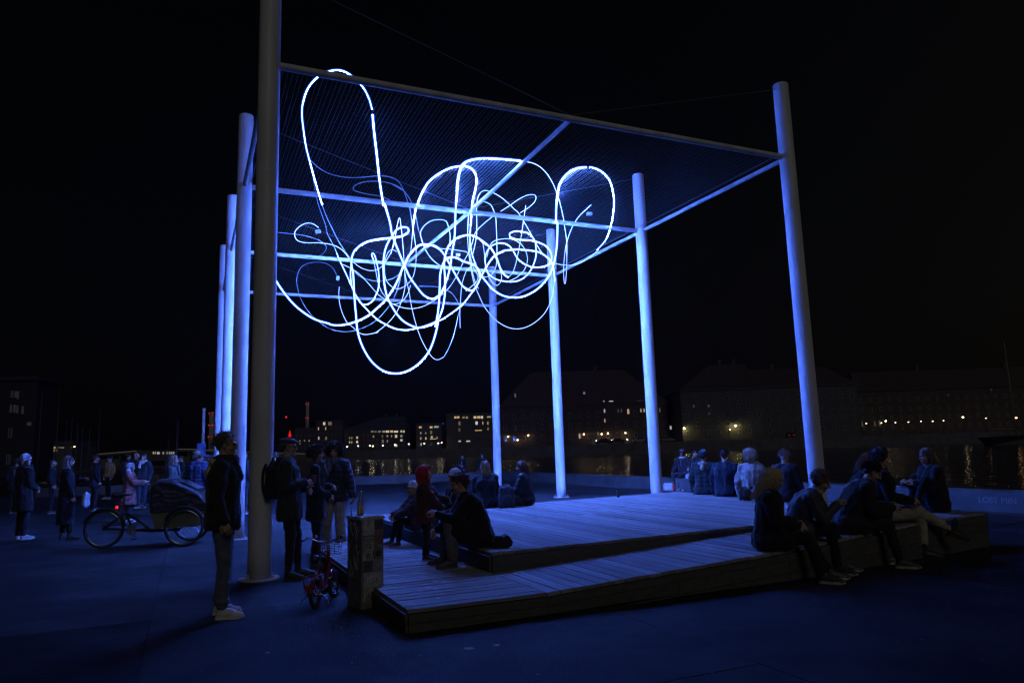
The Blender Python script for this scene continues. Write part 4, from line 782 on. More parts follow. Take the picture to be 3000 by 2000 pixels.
person('child in white hat and dark coat sitting on the stage edge with shiny shoes', (p.x, p.y, LZ), D(118), H=1.28, seat=UPZ-LZ, fat=1.15, lean=8, jl=0.15, jk='puffer', shiny=0.4, jacket=(0.05, 0.03, 0.04), trousers=(0.016, 0.016, 0.02), hat='beanie', hatc=(0.6, 0.6, 0.62), hair='short', hairc=(0.3, 0.25, 0.2), hands=((-0.06, 0.36, 0.42), (0.08, 0.36, 0.44)), feet=((-0.09, 0.34, 0), (0.09, 0.38, 0)), voxel=0.007, shoe='shoe', shoec=(0.05, 0.05, 0.06))
p = dk(0.55, 2.55, 0)
person('person in pale knit hat with dark hair sitting behind the woman in the big coat', (p.x, p.y, UPZ), D(125), H=1.62, seat=0.0, fat=1.05, lean=6, jacket=(0.02, 0.02, 0.026), trousers=(0.02, 0.02, 0.03), hat='beanie', hatc=(0.5, 0.5, 0.55), hair='long', hlen=0.2, hairc=(0.05, 0.035, 0.03), feet=((-0.18, 0.3, 0.0), (0.18, 0.32, 0.0)), kpole=((-1, 0.4, 0.5), (1, 0.4, 0.5)), hands=((-0.1, 0.3, 0.25), (0.1, 0.3, 0.27)), voxel=0.0075)
# --- two sitting on the stage floor
CROSS = dict(feet=((0.14, 0.27, -0.02), (-0.14, 0.31, -0.02)), kpole=((-1, 0.5, 0.15), (1, 0.5, 0.15)), toes=((1, 0.3, 0), (-1, 0.3, 0)))
person('woman with wavy fair hair sitting on the stage with her back turned', (-0.6, 14.25, UPZ + .008), D(8), H=1.72, seat=0.0, fat=1.25, lean=10, jl=0.2, jacket=(0.008, 0.008, 0.01), trousers=(0.01, 0.01, 0.012), hair='long', hlen=0.2, hairc=(0.26, 0.18, 0.11), hvol=1, voxel=0.008, hands=((-0.14, 0.34, 0.2), (0.14, 0.34, 0.2)), **CROSS)
person('woman in dark puffer jacket sitting cross legged on the stage in profile', (0.2, 14.42, UPZ + .01), D(82), H=1.68, seat=0.0, fat=1.05, lean=8, jk='puffer', shiny=0.3, jacket=(0.012, 0.015, 0.022), trousers=(0.035, 0.037, 0.042), hair='long', hlen=0.22, hairc=(0.07, 0.045, 0.03), voxel=0.0075, hands=((-0.1, 0.38, 0.28), (0.1, 0.38, 0.3)), head=(6, 0), **CROSS)
# --- by the water
person('dark figure sitting on the far upstand, left of the pair', (-2.75, 37.2, 0), D(172), H=1.72, seat=0.42, jacket=(0.012, 0.012, 0.014), trousers=(0.012, 0.012, 0.014), hair='short', voxel=0.013, hn=60, hands=((-0.1, 0.3, 0.75), (0.1, 0.3, 0.8)))
person('dark figure sitting on the far upstand, right of the pair', (-1.75, 37.35, 0), D(190), H=1.72, seat=0.42, jacket=(0.012, 0.012, 0.014), trousers=(0.012, 0.012, 0.014), hair='short', voxel=0.013, hn=60)
person('man in cap and open jacket sitting on the upstand by the water', (5.62, 24.45, 0), D(135), H=1.76, seat=0.42, lean=2, side=0, jacket=(0.025, 0.022, 0.03), trousers=(0.03, 0.028, 0.035), hat='cap', hatc=(0.06, 0.06, 0.07), skin=SKIN_DARK, hair='short', hairc=(0.02, 0.02, 0.02), shoec=(0.5, 0.5, 0.52), collar=(0.45, 0.38, 0.28), hands=((-0.36, 0.2, 0.62), (0.2, 0.36, 0.62)), voxel=0.009, hn=120, head=(0, 30))
person('woman in pale trousers and dark jacket sitting on the upstand touching her face', (6.02, 24.05, 0), D(128), H=1.66, seat=0.42, lean=8, jacket=(0.025, 0.02, 0.025), trousers=(0.45, 0.46, 0.48), tw=1.2, hair='short', hairc=(0.03, 0.025, 0.02), shoec=(0.5, 0.5, 0.52), hands=((-0.02, 0.18, 1.06), (0.12, 0.35, 0.72)), voxel=0.009, hn=120, head=(2, 30), feet=((-0.14, 0.4, 0), (0.16, 0.46, 0)))
# --- right edge of the stage, backs to the camera
ez = UZ(7.0)
def edge(u, w, lab, rz, **k): q = dk(u, w, 0); return person(lab, (q.x, q.y, ez), D(rz), seat=0.004, feet=((-0.12, 0.4, -0.38), (0.12, 0.4, -0.38)), **k)
edge(6.86, 4.75, 'person in dark green parka with a fur trimmed hood seen from behind', -30, H=1.74, fat=1.15, jl=0.15, jk='puffer', jacket=(0.022, 0.035, 0.038), trousers=(0.02, 0.02, 0.02), hair='short', hairc=(0.05, 0.04, 0.04), voxel=0.0085, hood=(0.32, 0.27, 0.22), hat='beanie', hatc=(0.06, 0.07, 0.09))
edge(6.82, 4.05, 'broad man in navy jacket sitting with his back to the stage', -40, H=1.76, fat=1.35, jl=0.1, jacket=(0.014, 0.024, 0.045), trousers=(0.02, 0.02, 0.02), hair='short', hairc=(0.06, 0.045, 0.04), voxel=0.0085, head=(-2, 30), sk_noise=0.012)
edge(6.80, 3.28, 'person with fluffy blond curls in a white fleece jacket seen from behind', -32, H=1.72, fat=1.25, jl=0.08, jacket=(0.36, 0.355, 0.34), trousers=(0.02, 0.02, 0.02), hair='curly', hvol=0.95, hairc=(0.45, 0.37, 0.28), hn=380, voxel=0.008, sk_noise=0.014)
edge(6.62, 2.3, 'grey haired person in dark coat sitting just in front of the right column', -48, H=1.72, fat=1.25, jl=0.1, jacket=(0.012, 0.014, 0.02), trousers=(0.02, 0.02, 0.02), hair='short', hvol=1.2, hairc=(0.4, 0.38, 0.36), hn=380, voxel=0.008, head=(12, 10), lean=10)
# --- dark group at the front right
def fr_edge(u, w, lab, rz, **k):
    z = min(RZ(u), UZ(u)); q = dk(u, w, 0); f = k.pop('feet', ((-0.12, 0.5, 0), (0.14, 0.42, 0)))
    return person(lab, (q.x, q.y, 0), D(rz), seat=z + 0.004, feet=f, **k)
fr_edge(2.95, -1.12, 'woman with long straight blond hair in black, seated nearest at the front right', -112, H=1.72, fat=1.3, lean=8, jl=0.28, jacket=(0.012, 0.012, 0.014), trousers=(0.012, 0.012, 0.015), hair='long', hlen=0.36, hairc=(0.55, 0.43, 0.28), hn=520, voxel=0.006, head=(22, -8), feet=((-0.1, 0.62, 0), (0.14, 0.56, 0)), shoec=(0.05, 0.05, 0.06), solec=(0.5, 0.48, 0.42), hands=((-0.1, 0.32, 0.62), (0.12, 0.34, 0.6)))
fr_edge(3.58, -0.9, 'hunched person with curly hair looking down at a phone at the front right', -118, H=1.72, fat=1.25, lean=22, lean2=38, jl=0.22, jacket=(0.04, 0.045, 0.06), shiny=0.6, trousers=(0.014, 0.014, 0.016), hair='curly', hvol=0.6, hairc=(0.14, 0.1, 0.07), voxel=0.006, head=(30, 0), hands=((-0.08, 0.5, 0.78), (0.06, 0.5, 0.78)), feet=((-0.12, 0.5, 0), (0.12, 0.46, 0)), collar=(0.3, 0.3, 0.3))
q = dk(5.35, -0.25, 0)
person('woman with long hair leaning forward behind the dark haired man', (q.x, q.y, UZ(5.3)), D(-110), H=1.74, seat=0.0, fat=1.05, lean=16, lean2=24, jacket=(0.02, 0.022, 0.03), trousers=(0.014, 0.014, 0.016), hair='long', hlen=0.28, hairc=(0.22, 0.16, 0.11), voxel=0.0075, head=(18, 0), hands=((-0.1, 0.4, 0.3), (0.1, 0.4, 0.3)), **CROSS)
fr_edge(4.36, -1.0, 'dark haired man in open black jacket with pale hood collar looking down', -105, H=1.78, fat=1.32, jl=0.2, lean=20, lean2=34, jacket=(0.014, 0.014, 0.017), shiny=0.2, trousers=(0.022, 0.024, 0.032), hair='short', hvol=1.1, hairc=(0.02, 0.016, 0.014), hn=420, voxel=0.006, head=(34, -6), hands=((-0.06, 0.5, 0.72), (0.1, 0.5, 0.7)), feet=((-0.14, 0.42, 0), (0.14, 0.52, 0)), hood=(0.3, 0.31, 0.33), shoec=(0.06, 0.06, 0.06), solec=(0.45, 0.42, 0.36))
fr_edge(5.18, -0.84, 'person with dark curls, cream trousers and black boots, legs crossed', -112, H=1.82, fat=1.2, lean=4, jacket=(0.012, 0.012, 0.014), trousers=(0.36, 0.33, 0.25), tw=1.15, shoe='boot', shoec=(0.015, 0.015, 0.016), solec=(0.02, 0.02, 0.02), hair='curly', hvol=0.7, hairc=(0.04, 0.03, 0.025), voxel=0.0065, head=(8, 10), hands=((-0.08, 0.3, 0.74), (0.12, 0.34, 0.74)), feet=((-0.02, 0.44, 0), (-0.16, 0.78, 0.26)), kpole=((0, 1, 0.4), (0, 0.5, 1)), toes=((-0.1, 1, 0), (-0.3, 1, -0.35)))
q = dk(6.72, -0.5, 0)
person('woman in dark coat in profile sitting at the right end of the stage', (q.x, q.y, UZ(6.6)), D(88), H=1.72, seat=0.0, fat=1.25, lean=4, jl=0.2, jacket=(0.012, 0.012, 0.016), trousers=(0.016, 0.016, 0.02), hair='long', hlen=0.12, hairc=(0.2, 0.14, 0.1), voxel=0.0065, head=(4, 0), feet=((-0.12, 0.36, 0.0), (0.12, 0.3, 0.0)), kpole=((-.2, .3, 1), (.2, .3, 1)), solec=(0.6, 0.6, 0.6), hands=((-0.1, 0.3, 0.42), (0.1, 0.34, 0.42)))

# ------------------------------------------------------------------ graffiti post
def post():
    t = thing('graffiti_post', (-1.60, 7.70, 0), R(38)); tag(t, 'square timber post covered with stickers and graffiti beside the landing', 'post')
    PA = mat('post_boards', (0.16, 0.155, 0.15), 0.8, var=0.35, scale=9, bump=0.4, bscale=30)
    W, Dp, Hh = 0.25, 0.32, 0.875
    G().box((0, 0, Hh/2), (W, Dp, Hh)).build('post_body', PA, t)
    G().hexa([(-W/2-.012, -Dp/2-.012, Hh), (W/2+.012, -Dp/2-.012, Hh), (W/2+.012, Dp/2+.012, Hh), (-W/2-.012, Dp/2+.012, Hh)], [(-W/2-.008, -Dp/2-.008, Hh+.03), (W/2+.008, -Dp/2-.008, Hh+.03), (W/2+.008, Dp/2+.008, Hh+.03), (-W/2-.008, Dp/2+.008, Hh+.03)]).build('cap_board', mat('post_cap', (0.4, 0.4, 0.4), 0.55, var=0.4, scale=14), t)
    def stick(x0, x1, z0, z1, col, nm='sticker', th=0.0018, rz=0.0):
        m = mat('sticker_%d_%d_%d' % tuple(int(c*1000) for c in col), col, 0.6, var=0.35, scale=22)
        G().box(((x0+x1)/2, -Dp/2 - th/2, (z0+z1)/2), (x1-x0, th, z1-z0)).build(nm, m, t)
    pale = (0.42, 0.41, 0.36)
    stick(-0.105, 0.02, 0.72, 0.87, pale); stick(-0.1, 0.015, 0.56, 0.7, (0.36, 0.35, 0.31)); stick(0.028, 0.118, 0.62, 0.75, (0.2, 0.09, 0.06)); stick(0.03, 0.118, 0.765, 0.865, (0.06, 0.06, 0.065))
    stick(-0.11, 0.0, 0.47, 0.555, (0.38, 0.37, 0.33)); stick(-0.085, 0.0, 0.36, 0.46, (0.07, 0.07, 0.09)); stick(-0.1, 0.115, 0.06, 0.35, (0.33, 0.325, 0.28)); stick(0.01, 0.115, 0.365, 0.48, (0.22, 0.22, 0.2))
    G().lathe([(0.055, 0), (0.055, 0.003)], (0.065, -Dp/2 - 0.002, 0.53), 24, Matrix.Rotation(R(90), 3, 'X')).build('round_sticker', mat('sticker_round', (0.04, 0.04, 0.04), 0.6), t)
    ring = [(0.065 + 0.042*math.cos(a), -Dp/2 - 0.006, 0.53 + 0.042*math.sin(a)) for a in [2*math.pi*k/20 for k in range(20)]]
    G().tube(ring, 0.003, 4, closed=True).build('sticker_ring', mat('sticker_ink', (0.4, 0.4, 0.38), 0.7), t)
    ink = mat('black_ink', (0.015, 0.015, 0.015), 0.7); wht = mat('white_ink', (0.6, 0.6, 0.56), 0.7)
    for txt, sz, x, z, m in (('HYPS', 0.074, 0.012, 0.285, wht), ('HYPS', 0.078, 0.015, 0.281, ink), ('DOPE', 0.045, -0.042, 0.665, ink), ('FOD', 0.05, -0.042, 0.605, ink), ('W', 0.07, -0.05, 0.51, ink), ('SEUS', 0.04, -0.03, 0.13, ink), ('BUS', 0.045, -0.045, 0.085, ink), ('Y', 0.03, -0.03, 0.84, ink)):
        o = link('graffiti_letters', text_mesh(txt, sz, 0.0008), m, t)
        o.location = (x, -Dp/2 - 0.0034 - (0.0012 if m is wht and False else 0.0), z); o.rotation_euler = (R(90), 0, 0); o.scale = (0.95, 1.35, 1)
        if m is ink and txt == 'HYPS': o.location.y += 0.0012
    # scrawls on the left side
    rng = random.Random(5)
    for k in range(16):
        y0, z0 = rng.uniform(-0.13, 0.13), rng.uniform(0.3, 0.85); P = [(-W/2 - 0.001, y0, z0)]
        for q in range(4): P.append((-W/2 - 0.001, P[-1][1] + rng.uniform(-0.06, 0.06), P[-1][2] + rng.uniform(-0.07, 0.07)))
        P = [(p[0], max(-0.16, min(0.16, p[1])), p[2]) for p in P]
        G().tube(catmull(P, 0.02), 0.0035, 4).build('scrawl', mat('grey_scrawl', (0.3, 0.3, 0.33), 0.7), t)
    return t
post()
# bottle on the post
GLASS = mat('clear_glass', (0.75, 0.85, 0.9), 0.06, spec=0.6, var=0.0); b_ = GLASS.node_tree.nodes['Principled BSDF']; b_.inputs['Transmission Weight'].default_value = 0.85; b_.inputs['IOR'].default_value = 1.3
AMBER = mat('amber_drink', (0.55, 0.27, 0.05), 0.2, var=0.1)
bt = thing('glass_bottle', (-1.66, 7.74, 0.906)); tag(bt, 'clear glass bottle with a white and amber label on the graffiti post', 'bottle')
G().lathe([(0.03, 0), (0.033, 0.006), (0.033, 0.13), (0.029, 0.155), (0.017, 0.19), (0.0145, 0.225), (0.0165, 0.228), (0.0165, 0.243)], n=20).build('glass', GLASS, bt, True)
G().lathe([(0.0345, 0.02), (0.0345, 0.105)], n=20).build('label', AMBER, bt, True)
for k in range(3):
    a = R(-150 + 60*k)
    G().box((0.0352*math.cos(a), 0.0352*math.sin(a), 0.062), (0.0015, 0.012, 0.08), a).build('label_stripe', mat('label_white', (0.75, 0.76, 0.78), 0.5), bt)
G().lathe([(0.016, 0.243), (0.016, 0.252), (0.012, 0.254)], n=14).build('bottle_cap', CHROME, bt, True)
# ------------------------------------------------------------------ small loose things
def tagged(o, *a, **k): tag(o, *a, **k); return o
def soft_bag(name, label, loc, size, col, rz=0, shiny=0.2, straps=True, cat='bag'):
    t = thing(name, loc, rz); tag(t, label, cat)
    w, d, h = size; g = G()
    for x in (-1, 1):
        for y in (-1, 1): g.cap((x*w*.32, y*d*.3, d*.25), min(w, d)*.24, (x*w*.26, y*d*.24, h*.8), min(w, d)*.2)
    g.ell((0, 0, h*.5), (w*.5, d*.5, h*.5)); g.ell((0, -d*.42, h*.32), (w*.36, d*.18, h*.26))
    me = remesh(g, 0.012, 3); wrinkle(me, 0.012, 14, random.uniform(0, 50)); a = mverts(me); a[:, 2] = np.maximum(a[:, 2], 0.003); setv(me, a)
    link('bag_body', me, cloth(*col, shiny), t)
    if straps:
        for x in (-1, 1): G().tube(catmull([(x*w*.22, d*.4, h*.92), (x*w*.28, d*.62, h*.7), (x*w*.3, d*.6, h*.3), (x*w*.3, d*.42, h*.1)], 0.03), 0.016, 6).build('strap', cloth(*col, 0), t, True)
        G().tube(catmull([(-.05, 0, h*.96), (0, 0, h*1.06), (.05, 0, h*.96)], 0.02), 0.01, 6).build('carry_handle', cloth(*col, 0), t, True)
    return t
soft_bag('backpack', 'navy backpack standing on the stage between the two seated women', (-0.21, 14.12, UPZ + .008), (0.34, 0.24, 0.46), (0.03, 0.035, 0.055), R(10))
soft_bag('backpack', 'black backpack on the back of the man with the flat cap', (-3.155, 9.4, 1.0), (0.28, 0.17, 0.5), (0.012, 0.012, 0.014), R(98))
soft_bag('handbag', 'black handbag beside the white fleece jacket on the stage', (dk(6.35, 3.0, UZ(6.3)).x, dk(6.35, 3.0).y, UZ(6.35)), (0.26, 0.16, 0.24), (0.02, 0.02, 0.022), R(-20))
soft_bag('coat', 'dark folded coat on the stage behind the seated woman', (dk(0.27, 0.36).x, dk(0.27, 0.36).y, UPZ + .005), (0.24, 0.2, 0.13), (0.016, 0.016, 0.018), R(20), straps=False, cat='coat')
soft_bag('plastic_bag', 'white plastic bag on the ground beside the column by the water', (5.05, 24.3, 0.0), (0.34, 0.26, 0.26), (0.6, 0.62, 0.66), 0, straps=False)
soft_bag('tote_bag', 'white spotted bag hanging from the arm of the black coat', (-8.78, 14.85, 0.62), (0.12, 0.3, 0.34), (0.42, 0.45, 0.5), R(20), straps=False)
soft_bag('shoulder_bag', 'black bag in the lap of the cross legged woman', (-0.1, 14.38, UPZ + .008), (0.16, 0.2, 0.28), (0.012, 0.012, 0.014), 0)
CAN = mat('beer_can', (0.1, 0.14, 0.1), 0.35, 0.6)
can = thing('drink_can', (2.15, 15.5, UZ(6.0) - 0.0)); tag(can, 'small green drink can standing alone on the stage', 'can'); can.location.z = 0.462
G().lathe([(0.026, 0), (0.033, 0.01), (0.033, 0.15), (0.027, 0.163)], n=18).build('can_body', CAN, can, True); G().lathe([(0.027, 0.163), (0.027, 0.167)], n=18).build('can_lid', CHROME, can, True)
can.scale = (1, 1, 1)
RED = mat('red_glass', (0.55, 0.05, 0.03), 0.3)
def red_bottle(loc, lab):
    o = thing('red_bottle', loc); tag(o, lab, 'bottle')
    G().lathe([(0.045, 0), (0.05, 0.01), (0.05, 0.17), (0.036, 0.22), (0.018, 0.26), (0.017, 0.31)], n=14).build('bottle_body', RED, o, True)
    G().lathe([(0.019, 0.31), (0.019, 0.33)], n=12).build('bottle_cap', BLACK, o, True)
red_bottle((5.2, 24.15, 0), 'red bottle standing on the ground beside the white bag'); red_bottle((6.5, 23.6, 0.41), 'red bottle standing on top of the upstand right of the couple')
lit = thing('phone', (0, 0, 0)); q = dk(3.58, -0.9); off_ = Matrix.Rotation(R(-118), 3, 'Z') @ Vector((-0.01, 0.6, 0.8)); lit.location = (q.x + off_.x, q.y + off_.y, off_.z); lit.rotation_euler = (R(-35), 0, R(-118)); tag(lit, 'dark phone held by the hunched curly haired person', 'phone')
G().box((0, 0, 0), (0.072, 0.15, 0.009)).build('phone_body', BLACK, lit); G().box((0, 0, 0.0052), (0.066, 0.14, 0.001)).build('screen', mat('phone_screen', (0.03, 0.03, 0.035), 0.1), lit)
butt = G().box((0.306, 12.06, 0.421), (0.05, 0.03, 0.016), 0.4).build('bottle_crown', BLACK); tag(butt, 'tiny dark scrap lying on the middle of the stage', 'litter')
LEAF = mat('paper_scrap', (0.5, 0.5, 0.5), 0.8)
for k, (x, y, sx, lab) in enumerate(((-0.42, 5.93, 0.05, 'larger pale flattened paper scrap on the ground before the landing'), (-0.2, 6.0, 0.03, 'small pale scrap right of the larger paper scrap on the ground'), (-2.03, 6.0, 0.02, 'tiny pale scrap on the ground front left of the stage'))):
    rng = random.Random(k); n = 8
    vs = [(sx*rng.uniform(.6, 1.2)*math.cos(2*math.pi*i/n), 0.6*sx*rng.uniform(.6, 1.2)*math.sin(2*math.pi*i/n), 0.001) for i in range(n)]
    o = G().add(vs + [(a*.9, b*.9, 0.004 + 0.003*(i % 2)) for i, (a, b, c) in enumerate(vs)], [tuple(range(n))[::-1], tuple(range(n, 2*n))] + [(i, (i+1) % n, n + (i+1) % n, n + i) for i in range(n)]).build('paper_scrap', LEAF)
    o.location = (x, y, 0.003); tag(o, lab, 'litter', 'scraps on the ground')
# ------------------------------------------------------------------ bicycles
def wheel(parent, c, r, ax, tyre=0.02, nsp=28, name='wheel', rimm=CHROME, hub=0.02):
    w_ = thing(name, c); w_.parent = parent; w_.matrix_parent_inverse = Matrix.Identity(4)
    a = Vector(ax).normalized(); u, v, _ = basis(a)
    C = lambda rr, t, o=0.0: (u*math.cos(t) + v*math.sin(t))*rr + a*o
    N = 40
    G().tube([C(r - tyre, 2*math.pi*k/N) for k in range(N)], tyre, 8, closed=True).build('tyre', RUBBER, w_, True)
    G().tube([C(r - tyre*2.1, 2*math.pi*k/N) for k in range(N)], tyre*0.55, 6, closed=True).build('rim', rimm, w_, True)
    G().tube([a*-0.04, a*0.04], hub, 10).build('hub', CHROME, w_, True)
    g = G()
    for k in range(nsp):
        t = 2*math.pi*k/nsp; sd = 0.03 if k % 2 else -0.03
        g.tube([C(hub, t + (0.7 if k % 4 < 2 else -0.7), sd), C(r - tyre*2.2, t)], 0.0011, 3)
    g.build('spokes', CHROME, w_)
    return w_
def mudguard(parent, c, r, ax, a0, a1, m, wd=0.03):
    a = Vector(ax).normalized(); n = 18; g = G(); vs = []; z = Vector((0, 0, 1)); f = a.cross(z).normalized()
    for k in range(n+1):
        t = R(a0 + (a1 - a0)*k/n); d = f*math.cos(t) + z*math.sin(t)
        for (o, rr) in ((-wd, r - .012), (-wd*.6, r + .006), (0, r + .012), (wd*.6, r + .006), (wd, r - .012)): vs.append(Vector(c) + d*rr + a*o)
    fs = [(k*5+i, (k+1)*5+i, (k+1)*5+i+1, k*5+i+1) for k in range(n) for i in range(4)]
    o = g.add(vs, fs).build('mudguard', m, parent, True); md = o.modifiers.new('t', 'SOLIDIFY'); md.thickness = 0.003
def cargo_bike():
    ang = math.atan2(0.28, 1.41)
    t = thing('cargo_bike', (-7.52, 13.31, 0), ang); tag(t, 'three wheeled cargo bike with dark rain hood over its front box', 'cargo bike')
    FR = mat('bike_frame_black', (0.02, 0.02, 0.022), 0.35); r = 0.345
    Y = (0, 1, 0)
    wheel(t, (0, 0, r), r, Y, 0.022, 36, 'rear_wheel'); wheel(t, (1.46, -0.42, r), r - .005, Y, 0.022, 36, 'front_wheel'); wheel(t, (1.40, 0.42, r), r - .005, Y, 0.022, 36, 'front_wheel')
    mudguard(t, (0, 0, r), r + 0.012, (0, -1, 0), 20, 175, FR); mudguard(t, (1.46, -0.42, r), r + 0.012, (0, -1, 0), 25, 160, FR); mudguard(t, (1.40, 0.42, r), r + 0.012, (0, -1, 0), 25, 160, FR)
    fr_ = [([(0, .06, r), (0.46, .05, r - .03)], .014), ([(0, -.06, r), (0.46, -.05, r - .03)], .014), ([(0, .06, r), (0.35, .03, .62)], .011), ([(0, -.06, r), (0.35, -.03, .62)], .011),
           ([(0.32, 0, .74), (0.48, 0, r - .04)], .019), ([(0.38, 0, .6), (0.62, 0, .43), (0.78, 0, .3), (1.0, 0, .26)], .024), ([(0.48, 0, r - .04), (1.0, 0, .27), (1.3, 0, .27)], .026), ([(1.43, -.42, r), (1.43, .42, r)], .02)]
    for P, q in fr_: G().tube(P, q, 10).build('frame_tube', FR, t, True)
    G().tube([(0.28, 0, 0.74), (0.275, 0, .9)], .013, 8).build('seat_post', CHROME, t, True)
    g = G(); g.cap((0.16, 0, .935), .06, (0.3, 0, .94), .035); g.cap((0.3, 0, .94), .03, (0.42, 0, .935), .018)
    link('saddle', remesh(g, 0.01, 2), BLACK, t)
    G().lathe([(0.09, -.006), (0.09, .006)], (0.48, -0.06, r - .04), 24, Matrix.Rotation(R(90), 3, 'X')).build('chainring', CHROME, t)
    for s_ in (-1, 1):
        a = R(-62) if s_ < 0 else R(118); e = Vector((0.48 + .17*math.cos(a), s_*0.09, r - .04 + .17*math.sin(a)))
        G().tube([(0.48, s_*.08, r - .04), e], .01, 7).build('crank_arm', CHROME, t, True); G().box(e + Vector((0, s_*.05, 0)), (0.09, 0.09, 0.022)).build('pedal', BLACK, t)
    G().tube(catmull([(0, -.07, r + .05), (0.25, -.07, r + .06), (0.48, -.07, r + .04)], .05), .006, 5).build('chain_top', FR, t)
    G().box((0.2, 0, .72), (0.03, 0.05, 0.05)).build('rear_light', mat('rear_light', (0.3, 0.01, 0.01), 0.3, emit=(1, .03, .02), estr=1.2), t)
    # box
    BX = mat('box_plywood', (0.13, 0.13, 0.035), 0.6, var=0.25, scale=4); x0, x1, z0, z1 = 0.88, 1.84, 0.34, 0.63
    for y in (-.34, .34): G().hexa([(x0+.06, y-.008, z0), (x1-.2, y-.008, z0), (x1-.2, y+.008, z0), (x0+.06, y+.008, z0)], [(x0, y-.008, z1), (x1, y-.008, z1), (x1, y+.008, z1), (x0, y+.008, z1)]).build('box_side', BX, t)
    G().hexa([(x0+.06, -.33, z0), (x0+.075, -.33, z0), (x0+.075, .33, z0), (x0+.06, .33, z0)], [(x0, -.33, z1), (x0+.015, -.33, z1), (x0+.015, .33, z1), (x0, .33, z1)]).build('box_back', FR, t)
    G().hexa([(x1-.215, -.33, z0), (x1-.2, -.33, z0), (x1-.2, .33, z0), (x1-.215, .33, z0)], [(x1-.015, -.33, z1), (x1, -.33, z1), (x1, .33, z1), (x1-.015, .33, z1)]).build('box_front', BX, t)
    G().box(((x0+x1)/2 - .07, 0, z0 + .012), (x1 - x0 - .28, .66, .02)).build('box_floor', FR, t)
    HD = cloth(0.018, 0.02, 0.024, 0.9)
    prof = [(x0-.02, z1-.02), (x0-.03, 1.1), (x0+.1, 1.2), (x0+.34, 1.19), (x0+.8, .95), (x1+.06, z1-.02)]
    g = G(); n = len(prof); ys = (-.37, -.3, .3, .37); vs = []
    for y in ys:
        for (x, z) in prof: vs.append((x, y, z - (0.05 if abs(y) > .35 and z > .75 else 0)))
    fs = [(j*n+i, j*n+i+1, (j+1)*n+i+1, (j+1)*n+i) for j in range(3) for i in range(n-1)] + [tuple(range(n))[::-1], tuple(3*n+i for i in range(n))] + [(j*n, (j+1)*n, (j+1)*n+n-1, j*n+n-1) for j in range(3)]
    g.add(vs, fs); me = remesh(g, 0.016, 1); wrinkle(me, 0.014, 9, 3.0, 2.0); link('rain_hood', me, HD, t)
    PANE = mat('hood_window', (0.1, 0.12, 0.14), 0.12, spec=0.7, var=0.05)
    G().add([(x0+.46, -.28, 1.15), (x0+.76, -.28, 0.995), (x0+.76, .28, 0.995), (x0+.46, .28, 1.15), (x0+.46, -.28, 1.162), (x0+.76, -.28, 1.007), (x0+.76, .28, 1.007), (x0+.46, .28, 1.162)], [(0,1,2,3),(7,6,5,4),(0,4,5,1),(1,5,6,2),(2,6,7,3),(3,7,4,0)]).build('hood_window', PANE, t)
    G().tube(catmull([(0.8, -.34, 1.06), (0.68, -.33, 1.1), (0.72, -.2, 1.12), (0.84, 0, 1.08), (0.72, .2, 1.12), (0.68, .33, 1.1), (0.8, .34, 1.06)], .04), .013, 7).build('handlebar', FR, t, True)
    return t
cargo_bike()
